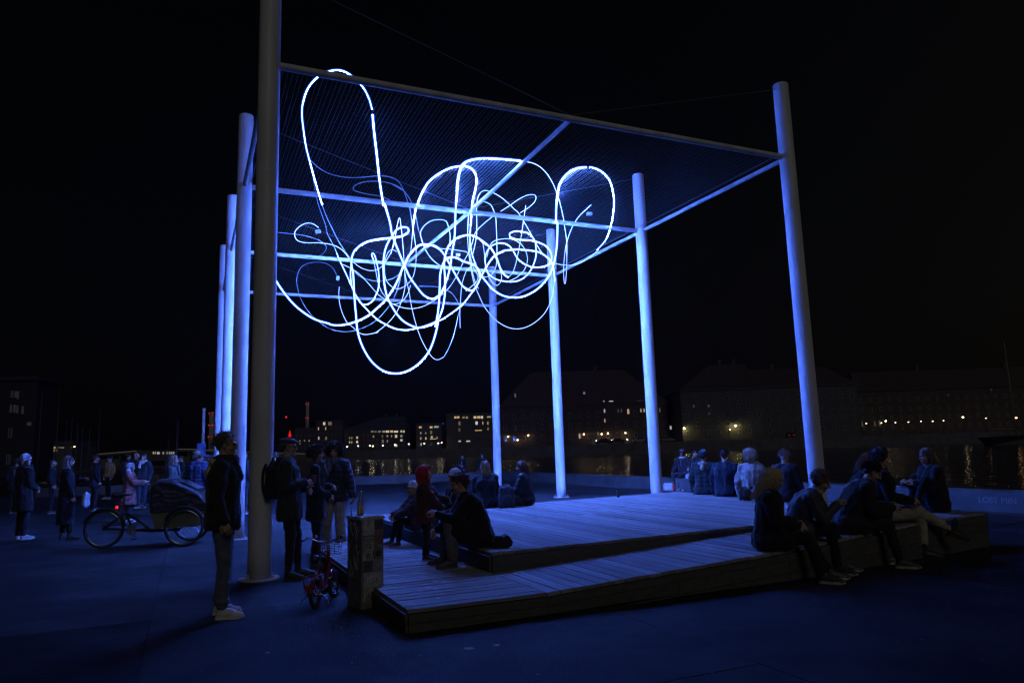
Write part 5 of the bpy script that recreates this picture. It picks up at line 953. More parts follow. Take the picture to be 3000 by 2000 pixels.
def kids_bike():
    a = Vector((-2.085, 7.60, 0)); b = Vector((-2.03, 8.21, 0)); ang = math.atan2(b.y - a.y, b.x - a.x)
    t = thing('childs_bike', a, ang); tag(t, 'small red child bicycle with chrome mudguards leaning near the graffiti post', 'bicycle')
    RD = mat('bike_red', (0.22, 0.014, 0.018), 0.3); r = 0.155; L = 0.6
    Y = (0, 1, 0)
    wheel(t, (0, 0, r), r, Y, 0.022, 20, 'rear_wheel'); wheel(t, (L, 0, r), r, Y, 0.022, 20, 'front_wheel')
    mudguard(t, (0, 0, r), r + .012, (0, -1, 0), 10, 200, RD, .028); mudguard(t, (L, 0, r), r + .012, (0, -1, 0), 30, 150, CHROME, .026)
    for P, q in (([(0, .05, r), (.24, .03, r - .01)], .008), ([(0, -.05, r), (.24, -.03, r - .01)], .008), ([(0, .05, r), (.17, .02, .36)], .007), ([(0, -.05, r), (.17, -.02, .36)], .007), ([(.24, 0, r - .02), (.15, 0, .42)], .014), ([(.24, 0, r), (.36, 0, .24), (.5, 0, .42)], .018), ([(.52, 0, .38), (.475, 0, .56)], .016), ([(.525, .035, .36), (L, .05, r)], .009), ([(.525, -.035, .36), (L, -.05, r)], .009)):
        G().tube(catmull(P, .03), q, 9).build('frame_tube', RD, t, True)
    G().tube([(.15, 0, .42), (.14, 0, .5)], .011, 8).build('seat_post', CHROME, t, True)
    g = G(); g.cap((.06, 0, .525), .055, (.17, 0, .53), .03); g.cap((.17, 0, .53), .028, (.24, 0, .525), .016); link('saddle', remesh(g, 0.009, 2), mat('saddle_vinyl', (0.03, 0.03, 0.035), 0.25), t)
    G().tube([(.475, 0, .56), (.455, 0, .66)], .01, 8).build('handlebar_stem', CHROME, t, True)
    G().tube(catmull([(.36, .23, .72), (.43, .2, .73), (.46, .08, .67), (.455, 0, .66), (.46, -.08, .67), (.43, -.2, .73), (.36, -.23, .72)], .02), .009, 8).build('handlebar', CHROME, t, True)
    for s_ in (-1, 1): G().tube([(.36, s_*.23, .72), (.27, s_*.245, .72)], .015, 9).build('grip', BLACK, t, True)
    G().lathe([(.014, 0), (.024, .012), (.018, .03), (.004, .036)], (.44, .12, .72), 14).build('bell', CHROME, t, True)
    for s_ in (-1, 1):
        G().tube(catmull([(.1, s_*.055, .35), (-.06, s_*.06, .36), (-.15, s_*.06, .35), (-.16, s_*.055, .3), (-.1, s_*.06, .18), (0, s_*.065, r)], .03), .006, 6).build('carrier_rail', RD, t, True)
    for x in (-.13, -.04, .05): G().tube([(x, -.058, .36), (x, .058, .36)], .005, 6).build('carrier_bar', RD, t, True)
    G().box((-.19, 0, .26), (.02, .05, .04)).build('reflector', mat('reflector_red', (.4, .01, .01), .2), t)
    G().hexa([(-.02, -.075, r-.02), (.27, -.075, r-.03), (.27, -.06, r-.03), (-.02, -.06, r-.02)], [(-.02, -.075, r+.03), (.27, -.075, r+.045), (.27, -.06, r+.045), (-.02, -.06, r+.03)]).build('chain_guard', CHROME, t)
    for s_, q in ((-1, -40), (1, 140)):
        e = Vector((.24 + .09*math.cos(R(q)), s_*.085, r - .01 + .09*math.sin(R(q)))); G().tube([(.24, s_*.08, r - .01), e], .007, 6).build('crank_arm', CHROME, t); G().box(e + Vector((0, s_*.035, 0)), (.06, .06, .018)).build('pedal', BLACK, t)
    for s_ in (-1, 1):   # stabilisers
        G().tube([(0, s_*.07, r), (-.02, s_*.15, .1), (-.02, s_*.17, .05)], .006, 6).build('stabiliser_arm', CHROME, t)
    t.rotation_euler = (R(-4), 0, ang); t.scale = (0.92, 0.92, 0.92)
    # front basket
    for k in range(5):
        z = .5 + k*.04; P = [(.62 + .09*math.cos(x)*(1+k*.04), .11*math.sin(x)*(1+k*.04), z) for x in [2*math.pi*i/18 for i in range(18)]]
        G().tube(P, .003, 4, closed=True).build('basket_wire', CHROME, t)
    for i in range(12): x = 2*math.pi*i/12; G().tube([(.62 + .09*math.cos(x), .11*math.sin(x), .5), (.62 + .104*math.cos(x), .128*math.sin(x), .66)], .0025, 4).build('basket_wire', CHROME, t)
kids_bike()

# chewing gum spots, grit and leaf crumbs trodden into the plaza: too many to count
gg = G(); rng = random.Random(11)
for k in range(420):
    u, w_ = rng.uniform(-7, 9), rng.uniform(-5.5, 1.5) if rng.random() < .75 else rng.uniform(-5, 9)
    if -1.5 < u < 7.2 and w_ > -1.5: continue
    p = dk(u, w_, 0.004); r = rng.uniform(.006, .022); n = 6
    P = [(p.x + r*rng.uniform(.6, 1.2)*math.cos(2*math.pi*i/n), p.y + r*rng.uniform(.6, 1.2)*math.sin(2*math.pi*i/n), 0.0042) for i in range(n)]
    gg.add(P + [(p.x, p.y, 0.0042 + r*.25)], [(i, (i+1) % n, n) for i in range(n)])
gs = gg.build('ground_specks', mat('gum_spots', (0.09, 0.09, 0.09), .8, var=.6, scale=3)); tag(gs, 'pale gum spots and grit scattered over the plaza', 'grit'); gs['kind'] = 'stuff'

# ------------------------------------------------------------------ far banks and the city across the water
FAR = {
'L2': [(-87.5,-86.3,14.8,16.4,1),(-85.2,-83.4,14.7,16.4,0.3),(-89.8,-89.2,12.6,14.1,1),(-86.5,-85.9,12.6,14.1,1),(-89.7,-89.0,8.3,9.8,1),(-86.5,-85.5,8.1,9.7,0.3)],
'L2b': [(-98.8,-98.2,7.9,8.5,1),(-96.7,-96.1,7.9,8.5,1),(-94.6,-94.0,7.7,8.5,1),(-100.9,-100.3,6.5,7.2,1),(-98.8,-98.2,6.5,7.2,1)],
'L3': [(-64.0,-62.8,10.6,11.5,0.4),(-62.6,-61.4,10.5,11.4,0.3),(-60.9,-59.4,10.5,11.4,0.4),(-58.9,-57.7,10.4,11.4,0.6),(-57.5,-55.8,10.3,11.4,1),(-55.5,-54.0,10.3,11.4,1),(-53.8,-51.8,10.2,11.2,1),(-50.9,-50.1,10.2,11.3,1),(-49.9,-48.9,10.1,11.2,1),(-63.2,-62.5,8.3,9.4,0.7),(-59.2,-58.5,8.1,9.5,0.3),(-57.0,-56.3,8.4,9.3,1),(-55.1,-54.5,8.3,9.3,0.7),(-53.4,-52.2,7.9,9.4,1),(-51.0,-49.9,8.1,9.3,0.5),(-59.2,-58.2,5.8,7.4,0.3),(-57.0,-56.4,6.1,7.2,0.6),(-51.0,-49.9,6.3,7.4,1),(-53.7,-52.2,4.0,5.2,1),(-73.7,-73.2,8.0,9.1,0.7),(-72.7,-72.2,8.0,9.1,0.7),(-70.6,-69.6,8.0,9.2,1),(-73.7,-73.2,6.1,7.3,1),(-72.7,-72.2,6.1,7.2,1),(-70.6,-69.6,6.1,7.3,1)],
'L4': [(-41.4,-40.0,11.5,12.4,1),(-36.7,-35.3,11.3,12.3,1),(-34.8,-32.7,11.4,12.4,0.6),(-40.8,-40.2,8.9,10.0,0.7),(-38.6,-38.1,8.9,9.8,0.7),(-36.5,-35.5,8.8,10.5,0.3),(-40.8,-40.2,6.6,7.8,1),(-38.7,-38.0,6.5,7.7,1),(-36.3,-35.3,7.1,8.1,1),(-36.7,-33.9,6.6,7.0,1),(-33.9,-33.2,6.6,7.8,0.6),(-40.7,-40.1,4.0,5.4,1)],
'L5': [(-25.2,-24.1,14.7,15.8,1),(-24.0,-22.9,14.7,15.8,1),(-21.8,-20.7,14.6,15.6,0.5),(-20.4,-19.3,14.5,15.6,0.5),(-17.1,-15.8,14.4,15.6,1),(-15.6,-14.3,14.4,15.6,1),(-14.2,-13.0,14.3,15.6,1),(-11.5,-9.7,14.6,15.4,0.6),(-23.5,-22.5,11.8,13.6,0.3),(-16.4,-15.3,11.8,13.4,1),(-13.5,-13.0,11.8,13.3,1),(-11.5,-10.8,11.7,13.2,0.7),(-16.7,-13.6,9.3,9.8,1),(-11.4,-10.9,9.4,10.7,0.6),(-23.6,-22.6,9.3,10.9,0.2),(-23.6,-22.5,5.0,5.7,1),(-20.4,-18.6,4.9,5.6,1)],
'B1': [(0.2,0.7,15.7,16.9,0.3),(19.5,20.1,16.0,16.7,0.7),(24.9,25.3,13.3,14.1,1),(26.5,27.8,13.3,14.0,1),(34.4,35.7,13.1,13.8,1),(36.5,37.5,13.1,13.8,1),(41.0,41.6,12.6,13.5,0.6),(24.9,25.4,10.6,11.8,1),(24.9,25.3,7.9,9.1,1),(28.8,29.1,10.6,11.6,0.3),(29.7,30.0,10.6,11.6,0.3),(31.4,32.1,10.0,11.6,1),(35.1,35.5,10.4,11.6,1),(36.0,36.4,10.4,11.6,1),(40.5,40.6,10.3,11.6,0.5),(17.6,18.2,3.7,5.2,0.8),(22.8,23.3,4.4,5.3,0.3)],
'B2': [(40.8,41.4,5.2,6.3,1),(47.3,47.8,10.8,11.5,0.2),(51.2,51.8,10.8,11.4,0.3),(51.2,51.8,8.8,9.3,0.2)],
'N1': [(-63.4,-63.2,9.9,10.8,0.2),(-62.9,-62.8,9.9,10.7,0.35),(-62.7,-62.4,9.7,10.7,0.35),(-63.4,-63.2,8.0,9.0,0.3),(-63.0,-62.7,8.0,9.0,0.3),(-62.6,-62.4,7.9,8.9,0.3),(-61.9,-61.7,7.8,8.8,0.3),(-61.1,-60.9,6.3,6.8,0.4),(-60.9,-60.6,6.3,6.8,0.4)],
'cafe': [(-90.4,-89.8,4.5,4.7,1),(-89.9,-88.9,4.3,4.8,1),(-89.8,-88.8,3.7,4.3,0.4),(-88.8,-88.2,4.4,4.7,0.7),(-88.2,-87.6,4.3,4.7,0.7),(-86.4,-86.2,4.4,4.6,1)],
'bridge': [(-124.7,-124.1,3.6,4.3,1),(-123.9,-123.5,3.6,4.3,1),(-123.2,-122.2,3.5,4.2,1),(-121.3,-120.7,3.5,4.1,1),(-119.9,-119.3,3.4,4.2,1),(-119.1,-118.6,3.4,4.1,1),(-118.4,-117.9,3.4,4.1,1),(-117.7,-117.2,3.4,4.1,1)],
'lampL': [(-69.1,298.0,4.5),(-64.6,298.0,4.6),(-59.9,298.0,4.6),(-58.6,298.0,4.4),(-54.5,298.0,4.6),(-49.5,298.0,4.7),(-43.8,298.0,4.8),(-37.4,298.0,4.8),(-31.6,298.0,4.8),(-30.3,298.0,5.0),(-80.6,298.0,4.4),(-83.0,298.0,4.4)],
'lampB1': [(-1.9,198.0,4.9),(3.7,198.0,5.1),(0.7,198.0,3.9),(19.0,198.0,4.9),(23.9,198.0,4.8),(25.7,198.0,4.9),(30.5,198.0,4.9),(22.4,198.0,3.0),(26.6,198.0,3.0),(30.9,198.0,3.1)],
'lampB2': [(44.4,188.0,5.4),(57.9,188.0,5.7),(56.1,188.0,4.7)],
'lampR': [(87.5,205.0,5.6),(95.4,205.0,5.4),(96.4,205.0,5.7),(100.0,205.0,5.5),(104.3,205.0,5.5),(105.6,205.0,6.0),(108.3,205.0,5.5),(112.0,205.0,5.5),(115.6,205.0,5.6),(118.9,205.0,5.5),(122.0,205.0,5.6),(127.6,205.0,6.4),(134.1,205.0,5.9),(142.7,205.0,5.7)],
'paras': [(93.4,208.0,5.6),(95.0,208.0,5.5),(96.4,208.0,5.5),(97.8,208.0,5.4),(99.5,208.0,5.4),(103.1,208.0,5.3),(104.5,208.0,5.2)],
'lampN': [(-79.9,120.0,6.4),(-79.0,120.0,5.5),(-73.4,120.0,4.2),(-78.2,120.0,3.0),(-79.0,120.0,3.0),(-82.1,120.0,4.3),(-81.8,120.0,4.3)],
'lampNb': [(-113.3,245.0,3.9),(-124.3,245.0,3.9),(-118.0,245.0,4.9),(-117.5,245.0,4.9)],
'bridgearc': [(-138.4,250.0,4.9),(-134.4,250.0,5.1),(-128.3,250.0,5.5),(-122.3,250.0,5.5),(-119.1,250.0,5.5),(-114.2,250.0,5.3),(-108.2,250.0,4.8),(-103.7,250.0,4.4),(-98.1,250.0,4.0)],
'chim': [(-173.1,600.0,44.2),(-173.0,600.0,32.4),(-172.9,600.0,25.6)],
'red': [(-167.6,500.0,25.6),(-159.0,500.0,28.3),(-156.2,500.0,16.0)],
'chimN': [(-211.0,500.0,32.4),(-210.8,500.0,24.3),(-211.0,500.0,16.3),(-208.8,500.0,12.9),(-208.7,500.0,9.3)],
'roofB1': [(-1.3,205.0,18.0),(5.2,205.0,23.6),(32.1,205.0,22.4),(40.5,205.0,17.0),(-2.4,205.0,13.4),(42.5,205.0,14.1)],
'roofB2': [(40.9,195.0,17.2),(50.3,195.0,18.5),(55.1,195.0,23.2),(65.3,195.0,22.2),(65.2,195.0,22.1),(82.9,195.0,19.9),(91.1,195.0,19.2),(92.5,195.0,17.8)],
'roofB3': [(102.3,215.0,19.5),(124.2,215.0,20.6),(148.9,215.0,21.9),(154.2,215.0,22.1)],
'roofL': [(-100.7,325.0,14.4),(-89.4,325.0,14.0),(-87.5,325.0,16.8),(-78.1,325.0,16.8),(-53.4,325.0,18.2),(-50.5,325.0,17.6),(-48.5,325.0,11.7),(-46.0,325.0,16.5),(-44.1,325.0,13.3),(-31.3,325.0,13.4),(-30.7,325.0,20.2),(-10.2,325.0,20.0)],
'cars': [(23.5,192.0,2.5),(27.0,192.0,2.4),(33.1,192.0,2.2),(36.3,192.0,2.1),(40.0,192.0,2.5),(71.6,188.0,1.8)],
'mast': [(104.0,150.0,20.7),(104.0,150.0,2.6)],
'flags': [(-44.6,70.0,8.7),(-43.2,70.0,5.7),(-43.7,70.0,5.6),(-42.6,70.0,5.2),(-42.1,70.0,4.9),(-41.4,70.0,4.8),(-40.5,70.0,6.7),(-32.9,70.0,5.2),(-33.7,70.0,3.5),(-32.8,70.0,5.0),(-46.3,70.0,8.4)],
'quay': [2.06,1.91,1.55,2.31,3.24,3.65,2.71],
}

BANK = mat('far_paving', (0.12, 0.115, 0.11), 0.85, var=0.2, scale=0.3)
QW = mat('far_quay_stone', (0.13, 0.125, 0.12), 0.85, var=0.3, scale=0.6)
def bank(name, P, z, zb=-1.5):
    n = len(P); vs = [(x, y, z) for x, y in P] + [(x, y, zb) for x, y in P]
    return struct(G().add(vs, [tuple(range(n))] + [(i, n+i, n+(i+1) % n, (i+1) % n) for i in range(n)]).build(name, QW))
bank('far_bank', [(-10, 186), (60, 185), (100, 184), (300, 176), (700, 176), (700, 420), (-10, 420)], 2.0)
bank('city_bank', [(-175, 297), (-10.4, 294), (-10.4, 420), (-175, 420)], 2.6)
bank('left_bank', [(-420, 60.2), (-60.3, 60.2), (-72, 150), (-80, 205), (-420, 205)], -0.03)
bank('far_left_bank', [(-420, 262), (-175.4, 262), (-175.4, 620), (-420, 620)], 2.0)
LIT = {}
def pane_mat(b, k):
    key = (b, k)
    if key not in LIT:
        c = [(1.0, 0.66, 0.28), (1.0, 0.76, 0.42), (1.0, 0.85, 0.6), (0.95, 0.9, 0.8)][k]
        LIT[key] = emat('lit_window_%d_%d' % (int(b*100), k), c, 0.62*b**1.3)
    return LIT[key]
DARKPANE = mat('dark_pane', (0.02, 0.022, 0.026), 0.08, spec=0.6)
FRAMEM = mat('window_frame', (0.3, 0.29, 0.27), 0.7)
win_me = {}
def window(t, x0, x1, z0, z1, y, b, arch=False, k=None):
    """one window of a far facade: a frame standing proud of the wall with its pane in it (t-local coordinates)"""
    w_, h = max(x1 - x0, .3), max(z1 - z0, .3); key = (round(w_, 1), round(h, 1), arch)
    if key not in win_me:
        w2, h2, f = w_/2, h/2, min(0.1, w_*.18)
        if arch:
            A = [(-w2, -h2), (w2, -h2)] + [(w2*math.cos(R(a)), h2 - w2 + w2*math.sin(R(a))) for a in range(0, 181, 30)]
        else: A = [(-w2, -h2), (w2, -h2), (w2, h2), (-w2, h2)]
        n = len(A); B = [(x*(w2-f)/w2, z*(h2-f)/h2) for x, z in A]
        fr_ = G().add([(x, -.1, z) for x, z in A] + [(x, -.1, z) for x, z in B] + [(x, 0.05, z) for x, z in A] + [(x, 0, z) for x, z in B],
            [(i, (i+1) % n, n+(i+1) % n, n+i) for i in range(n)] + [(2*n+i, 2*n+(i+1) % n, (i+1) % n, i) for i in range(n)] + [(n+i, n+(i+1) % n, 3*n+(i+1) % n, 3*n+i) for i in range(n)])
        fr_.box((0, -.05, 0), (min(.07, w_*.1), .06, h - f*1.5))
        pn = G().add([(x*1.02, -.02, z*1.02) for x, z in B], [tuple(range(n))])
        win_me[key] = (fr_.mesh('window'), pn.mesh('pane'))
    a, p = win_me[key]
    o = link('window', a, FRAMEM, t); o.location = ((x0+x1)/2, y, (z0+z1)/2)
    q = bpy.data.objects.new('pane', p); COL.objects.link(q); q.parent = o
    if len(p.materials) == 0: p.materials.append(None)
    q.material_slots[0].link = 'OBJECT'
    q.material_slots[0].material = DARKPANE if b == 0 else pane_mat(b, random.randrange(4) if k is None else k)
    return o
BRICK = mat('dark_brick', (0.085, 0.065, 0.055), 0.9, var=0.25, scale=0.8, bump=0.2, bscale=6); PLAST = mat('grey_render', (0.11, 0.105, 0.098), 0.9, var=0.2, scale=0.5); TILE = mat('roof_tiles', (0.075, 0.05, 0.042), 0.85, var=0.25, scale=1.2)
SLATE = mat('roof_slate', (0.05, 0.052, 0.058), 0.8, var=0.2, scale=1.2)
def building(name, label, x0, x1, y, dep, z0, eave, wins, wall=BRICK, roof=TILE, ridge=None, grid=None, arch=False, extra=None, group='buildings across the water'):
    cx = (x0 + x1)/2; t = thing(name, (cx, y, z0)); tag(t, label, 'building', group); w_ = (x1 - x0)/2
    G().box((0, dep/2, (eave - z0)/2), (2*w_, dep, eave - z0)).build('wall', wall, t)
    G().box((0, -.12, .35), (2*w_ + .1, .22, .7)).build('plinth', wall, t)
    G().box((0, dep/2, eave - z0 + .15), (2*w_ + .7, dep + .7, .3)).build('cornice', wall, t)
    if ridge:
        rx0, rx1, rz = ridge; e = eave - z0 + .3; rz -= z0; a = w_ + .3
        g = G().add([(-a, -.3, e), (a, -.3, e), (a, dep+.3, e), (-a, dep+.3, e), (rx0-cx, dep*.5, rz), (rx1-cx, dep*.5, rz)], [(0,1,5,4), (1,2,5), (2,3,4,5), (3,0,4), (3,2,1,0)])
        rf = g.build('roof', roof, t)
        for k in range(2): G().box(((rx0*(.7 - .4*k) + rx1*(.3 + .4*k)) - cx, dep*.5, rz + .5), (1.0, .8, 2.0)).build('chimney', BRICK, rf)
    else: G().box((0, dep/2, eave - z0 + .45), (2*w_ - .2, dep - .4, .3)).build('roof', roof, t)
    L = []
    for (a, b, c, d, lv) in wins:
        if d > eave - .2 and ridge:      # dormer in the roof
            k = (d - eave)/(ridge[2] - eave); yy = dep*.5*max(k - .25, 0.02)
            G().box(((a+b)/2 - cx, yy + 1.2, (c+d)/2 - z0), (b - a + .5, 2.6, d - c + .5)).build('dormer', roof, t); window(t, a-cx, b-cx, c-z0, d-z0, yy - .12, lv)
        else: window(t, a-cx, b-cx, c-z0, d-z0, -.02, lv, arch and (d - c) > .9)
        L.append((a, b, c, d))
    if grid:
        nx, nz, ww, hh = grid
        for i in range(nx):
            for j in range(nz):
                a = x0 + (i + .5)*(x1 - x0)/nx - ww/2; c = z0 + 1.6 + j*(eave - z0 - 2.2)/nz
                if any(a < q[1] + .3 and a + ww > q[0] - .3 and c < q[3] + .3 and c + hh > q[2] - .3 for q in L): continue
                window(t, a-cx, a+ww-cx, c-z0, c+hh-z0, -.02, 0, arch)
    G().box((-w_*.4, -.05, 1.2), (1.6, .14, 2.4)).build('door', mat('dark_door', (0.06, 0.05, 0.045), .6), t)
    if extra: extra(t, cx)
    return t
building('warehouse', 'broad old brick warehouse with hipped roof and arched lit windows, centre across the water', -4, 42.6, 200, 16, 2.0, 13.0, FAR['B1'], ridge=(5.2, 32.1, 23.4), grid=(18, 3, .9, 1.5), arch=True)
building('warehouse', 'tall gabled stone warehouse right of centre with two lamps on its front', 44.2, 66, 190, 20, 2.0, 15.2, FAR['B2'], wall=PLAST, ridge=(55.1, 65.0, 23.0), grid=(8, 5, .8, 1.2))
building('warehouse', 'long dark warehouse running off behind the right column', 66.4, 92, 192, 18, 2.0, 15.6, [], wall=PLAST, ridge=(66.5, 88, 21.5), grid=(9, 4, .8, 1.2))
building('warehouse', 'lower dark building at the far right behind the row of quay lamps', 101, 175, 212, 16, 2.0, 15.0, [(128.2, 128.7, 12.8, 13.6, .12), (141, 141.6, 14, 14.6, .15)], wall=BRICK, ridge=(104, 172, 21.5), grid=(26, 4, .8, 1.3))
building('apartment_block', 'small dark house with tiny lit windows left of the chimney stack', -101, -91, 330, 12, 2.6, 13.5, FAR['L2b'], roof=SLATE, grid=(5, 3, .8, 1.1))
building('apartment_block', 'dark house with lit attic windows behind the curly haired woman', -90.6, -78.5, 328, 12, 2.6, 16.6, FAR['L2'], roof=SLATE, grid=(6, 4, .8, 1.3))
building('apartment_block', 'wide apartment house with a long lit top floor strip', -76, -48.6, 320, 14, 2.6, 12.0, FAR['L3'], roof=SLATE, ridge=(-62, -50, 17.6), grid=(14, 3, .8, 1.3))
building('apartment_block', 'narrow apartment house with lit balcony below a blue light line', -42.5, -31.5, 310, 12, 2.6, 13.1, FAR['L4'], wall=PLAST, roof=SLATE, grid=(6, 3, .8, 1.3),
    extra=lambda t, cx: (G().box((-33.0 - cx + 1.1, -.2, 10.6), (2.6, .12, .1)).build('blue_light_line', emat('blue_led', (.15, .2, 1), 1.2), t), G().box((-35.3 - cx, -.7, 3.9), (3.2, 1.4, .15)).build('balcony', PLAST, t)))
building('apartment_block', 'tall apartment house with bright penthouse windows left of the rear column', -28.5, -9.4, 300, 14, 2.6, 16.4, FAR['L5'], wall=PLAST, roof=SLATE, grid=(9, 4, .8, 1.4))
building('apartment_block', 'pale town house at the left edge with narrow lit windows', -82, -60.2, 90, 4, 0.0, 12.0, [q[:4] + (q[4]*.35,) for q in FAR['N1']], wall=mat('dark_render', (0.03, 0.03, 0.03), .9), roof=SLATE, grid=(11, 3, .5, 1.2), group=None)  # one even dark tone over the whole facade
building('cafe_pavilion', 'low pavilion with a glowing glass front at far left', -92, -86, 140, 8, 0.0, 5.2, FAR['cafe'], wall=PLAST, roof=SLATE, group=None)
# ---- lamps
GLOW = emat('warm_lamp', (1.0, 0.68, 0.3), 38.0); GLOWW = emat('white_lamp', (0.95, 0.95, 0.85), 22.0); GLOWD = emat('dim_lamp', (1.0, 0.72, 0.38), 8.0); REDL = emat('red_beacon', (1.0, 0.03, 0.03), 1.0)
def wall_lamp(p, m, lab, r=.16, group='wall lamps across the water'):
    t = thing('wall_lamp', p); tag(t, lab, 'lamp', group)
    G().ell((0, 0, 0), (r, r, r), n=10, m=6).build('bulb', m, t, True); G().lathe([(r*1.6, 0), (r*.4, r*1.2)], (0, 0, r*.55), 10).build('shade', BLACK, t); G().box((0, .55, r*1.3), (.06, 1.1, .06)).build('bracket', BLACK, t)
nm = ['leftmost wall lamp on the centre warehouse', 'second wall lamp from the left on the centre warehouse', 'low lamp between the two left lamps of the centre warehouse', 'wall lamp right of the arched door on the centre warehouse', 'left lamp of the pair flanking the warehouse doors', 'right lamp of the pair flanking the warehouse doors', 'rightmost wall lamp on the centre warehouse', 'left low lamp by the parked cars', 'middle low lamp by the parked cars', 'right low lamp by the parked cars']
for k, p in enumerate(FAR['lampB1']): wall_lamp((p[0], 198.9, p[2]), GLOW if k < 7 else GLOWW, nm[k], .14 if k < 7 else .12)
for k, p in enumerate(FAR['lampB2'][:2]): wall_lamp((p[0], 188.9, p[2]), emat('sodium_lamp_%d' % k, (1.0, 0.85, 0.32), 90.0), ('left', 'right')[k] + ' greenish wall lamp on the gabled warehouse', .2)
def street_lamp(p, ground, m, lab, r=.2, group='quay street lamps'):
    t = thing('street_lamp', (p[0], p[1], ground)); tag(t, lab, 'street lamp', group); h = p[2] - ground
    G().tube([(0, .5, 0), (0, .5, h + .3)], [.07, .05], 8).build('pole', BLACK, t, True); G().tube([(0, .5, h + .28), (0, 0, h + .25)], .04, 6).build('arm', BLACK, t)
    G().lathe([(.12, .12), (.3, .05), (.28, 0)], (0, 0, h + r*.5), 10).build('lamp_head', BLACK, t); G().ell((0, 0, h), (r, r, r*.6), n=10, m=6).build('bulb', m, t, True)
street_lamp(FAR['lampB2'][2], 2.0, GLOWD, 'street lamp between the two wall lamps of the gabled warehouse', .15)
Rr = FAR['lampR']; big = {0, 5, 11, 13}
ords = 'first second third fourth fifth sixth seventh eighth ninth tenth eleventh twelfth thirteenth fourteenth fifteenth'.split()
for k, p in enumerate(Rr): street_lamp(p, 2.0, (emat('quay_lamp_bright_%d' % k, (1.0, .85, .42) if k != 13 else (1, .5, .2), 22.0) if k in big else GLOWD), '%s quay lamp right of the right column' % ords[k], .24 if k in big else .17)
for k, p in enumerate(FAR['lampL']): street_lamp((p[0], 297, p[2]), 2.6, GLOWW if k % 3 else GLOW, '%s lamp from the left on the city bank' % ords[k] if k < 10 else ('lamp below the dark house at far left of the city bank' if k == 10 else 'outermost left lamp of the city bank'), .2, 'city bank lamps')
for k, p in enumerate(FAR['lampN']): street_lamp(p, -.03, GLOWW if k in (3, 4) else GLOWD, '%s small lamp at the far left beyond the crowd' % ords[k], .12, 'lamps on the left bank')
# ---- closed parasols
PAR = mat('white_canvas', (0.6, 0.58, 0.53), 0.8)
for k, p in enumerate(FAR['paras']):
    t = thing('closed_parasol', (p[0], 206.5, 2.0)); tag(t, '%s closed white parasol from the left below the quay lamps' % ords[k], 'parasol', 'closed parasols on the far quay')
    G().tube([(0, 0, 0), (0, 0, 4.2)], .05, 7).build('pole', BLACK, t); G().lathe([(.36, 2.6), (.3, 3.2), (.14, 4.0), (.03, 4.3)], n=10).build('canopy', PAR, t, True)
# ---- parked cars
def car(loc, lab, col, tail=False):
    t = thing('parked_car', loc); tag(t, lab, 'car', 'cars parked on the far quay')
    B = [(-2.1, .35), (-2.1, .75), (-1.75, .95), (-1.15, 1.0), (-.65, 1.42), (.75, 1.45), (1.35, 1.0), (2.05, .85), (2.15, .55), (2.1, .35)]
    n = len(B); g = G(); vs = []
    for y, k in ((-.85, .96), (-.8, 1.0), (.8, 1.0), (.85, .96)): vs += [(x*(k if abs(y) > .82 else 1), y, z) for x, z in B]
    g.add(vs, [(j*n+i, j*n+(i+1) % n, (j+1)*n+(i+1) % n, (j+1)*n+i) for j in range(3) for i in range(n)] + [tuple(range(n))[::-1], tuple(3*n+i for i in range(n))])
    g.build('body', mat('car_paint_%d' % int(col[0]*1000), col, .25, .2), t)
    for y in (-.862, .862): G().add([(-1.0, y, 1.02), (1.15, y, 1.02), (.68, y, 1.38), (-.6, y, 1.38)], [(0,1,2,3)]).build('side_window', DARKPANE, t)
    for x in (-1.35, 1.35):
        for y in (-.8, .8): G().lathe([(.32, -.1), (.34, 0), (.32, .1)], (x, y, .33), 16, Matrix.Rotation(R(90), 3, 'X')).build('wheel', RUBBER, t)
    for y in (-.6, .6): G().box((2.12, y, .7), (.1, .3, .14)).build('headlight', CHROME, t); G().box((-2.1, y, .75), (.06, .25, .14)).build('tail_light', REDL if tail else mat('tail_glass', (.2, .01, .01), .3), t)
    if tail: t.rotation_euler = (0, 0, R(80))
    return t
for k, (p, lab) in enumerate(zip(FAR['cars'], ('dark car parked leftmost below the centre warehouse', 'dark car parked second from left below the warehouse', 'silver car parked before the centre warehouse', 'dark grey car parked right of the silver car', 'grey car parked between the two warehouses', 'car with two red tail lights driving along the far quay'))):
    car((p[0], p[1], 2.0), lab, [(.03, .03, .035), (.04, .03, .03), (.35, .35, .36), (.06, .06, .07), (.12, .12, .12), (.02, .02, .02)][k], k == 5)
# ---- chimneys with beacons
def stack(x, y, top, z0, r, lab, reds):
    t = thing('chimney_stack', (x, y, z0)); tag(t, lab, 'chimney', 'chimney stacks on the horizon')
    G().lathe([(r*1.25, 0), (r, top - z0), (r*.8, top - z0)], n=18).build('shaft', mat('stack_concrete', (.4, .38, .36), .9), t, True); G().lathe([(r*1.12, top - z0 - 1.5), (r*1.12, top - z0 - .8)], n=18).build('gallery', BLACK, t)
    for z in reds:
        for dx in (-.8, .8): G().ell((dx*r, -r*1.15, z - z0), (.4, .4, .4), n=8, m=6).build('beacon', REDL, t)
c = FAR['chim']; stack(c[0][0], 600, c[0][2] + 1.5, 2.6, 1.3, 'pale chimney stack with red beacons left of the city houses', [c[0][2], c[1][2]])
c = FAR['chimN']; stack(c[0][0], 500, c[0][2] + 1, 2.0, 1.6, 'dim chimney stack with red beacons beside the left columns', [c[0][2], c[1][2], c[2][2]])
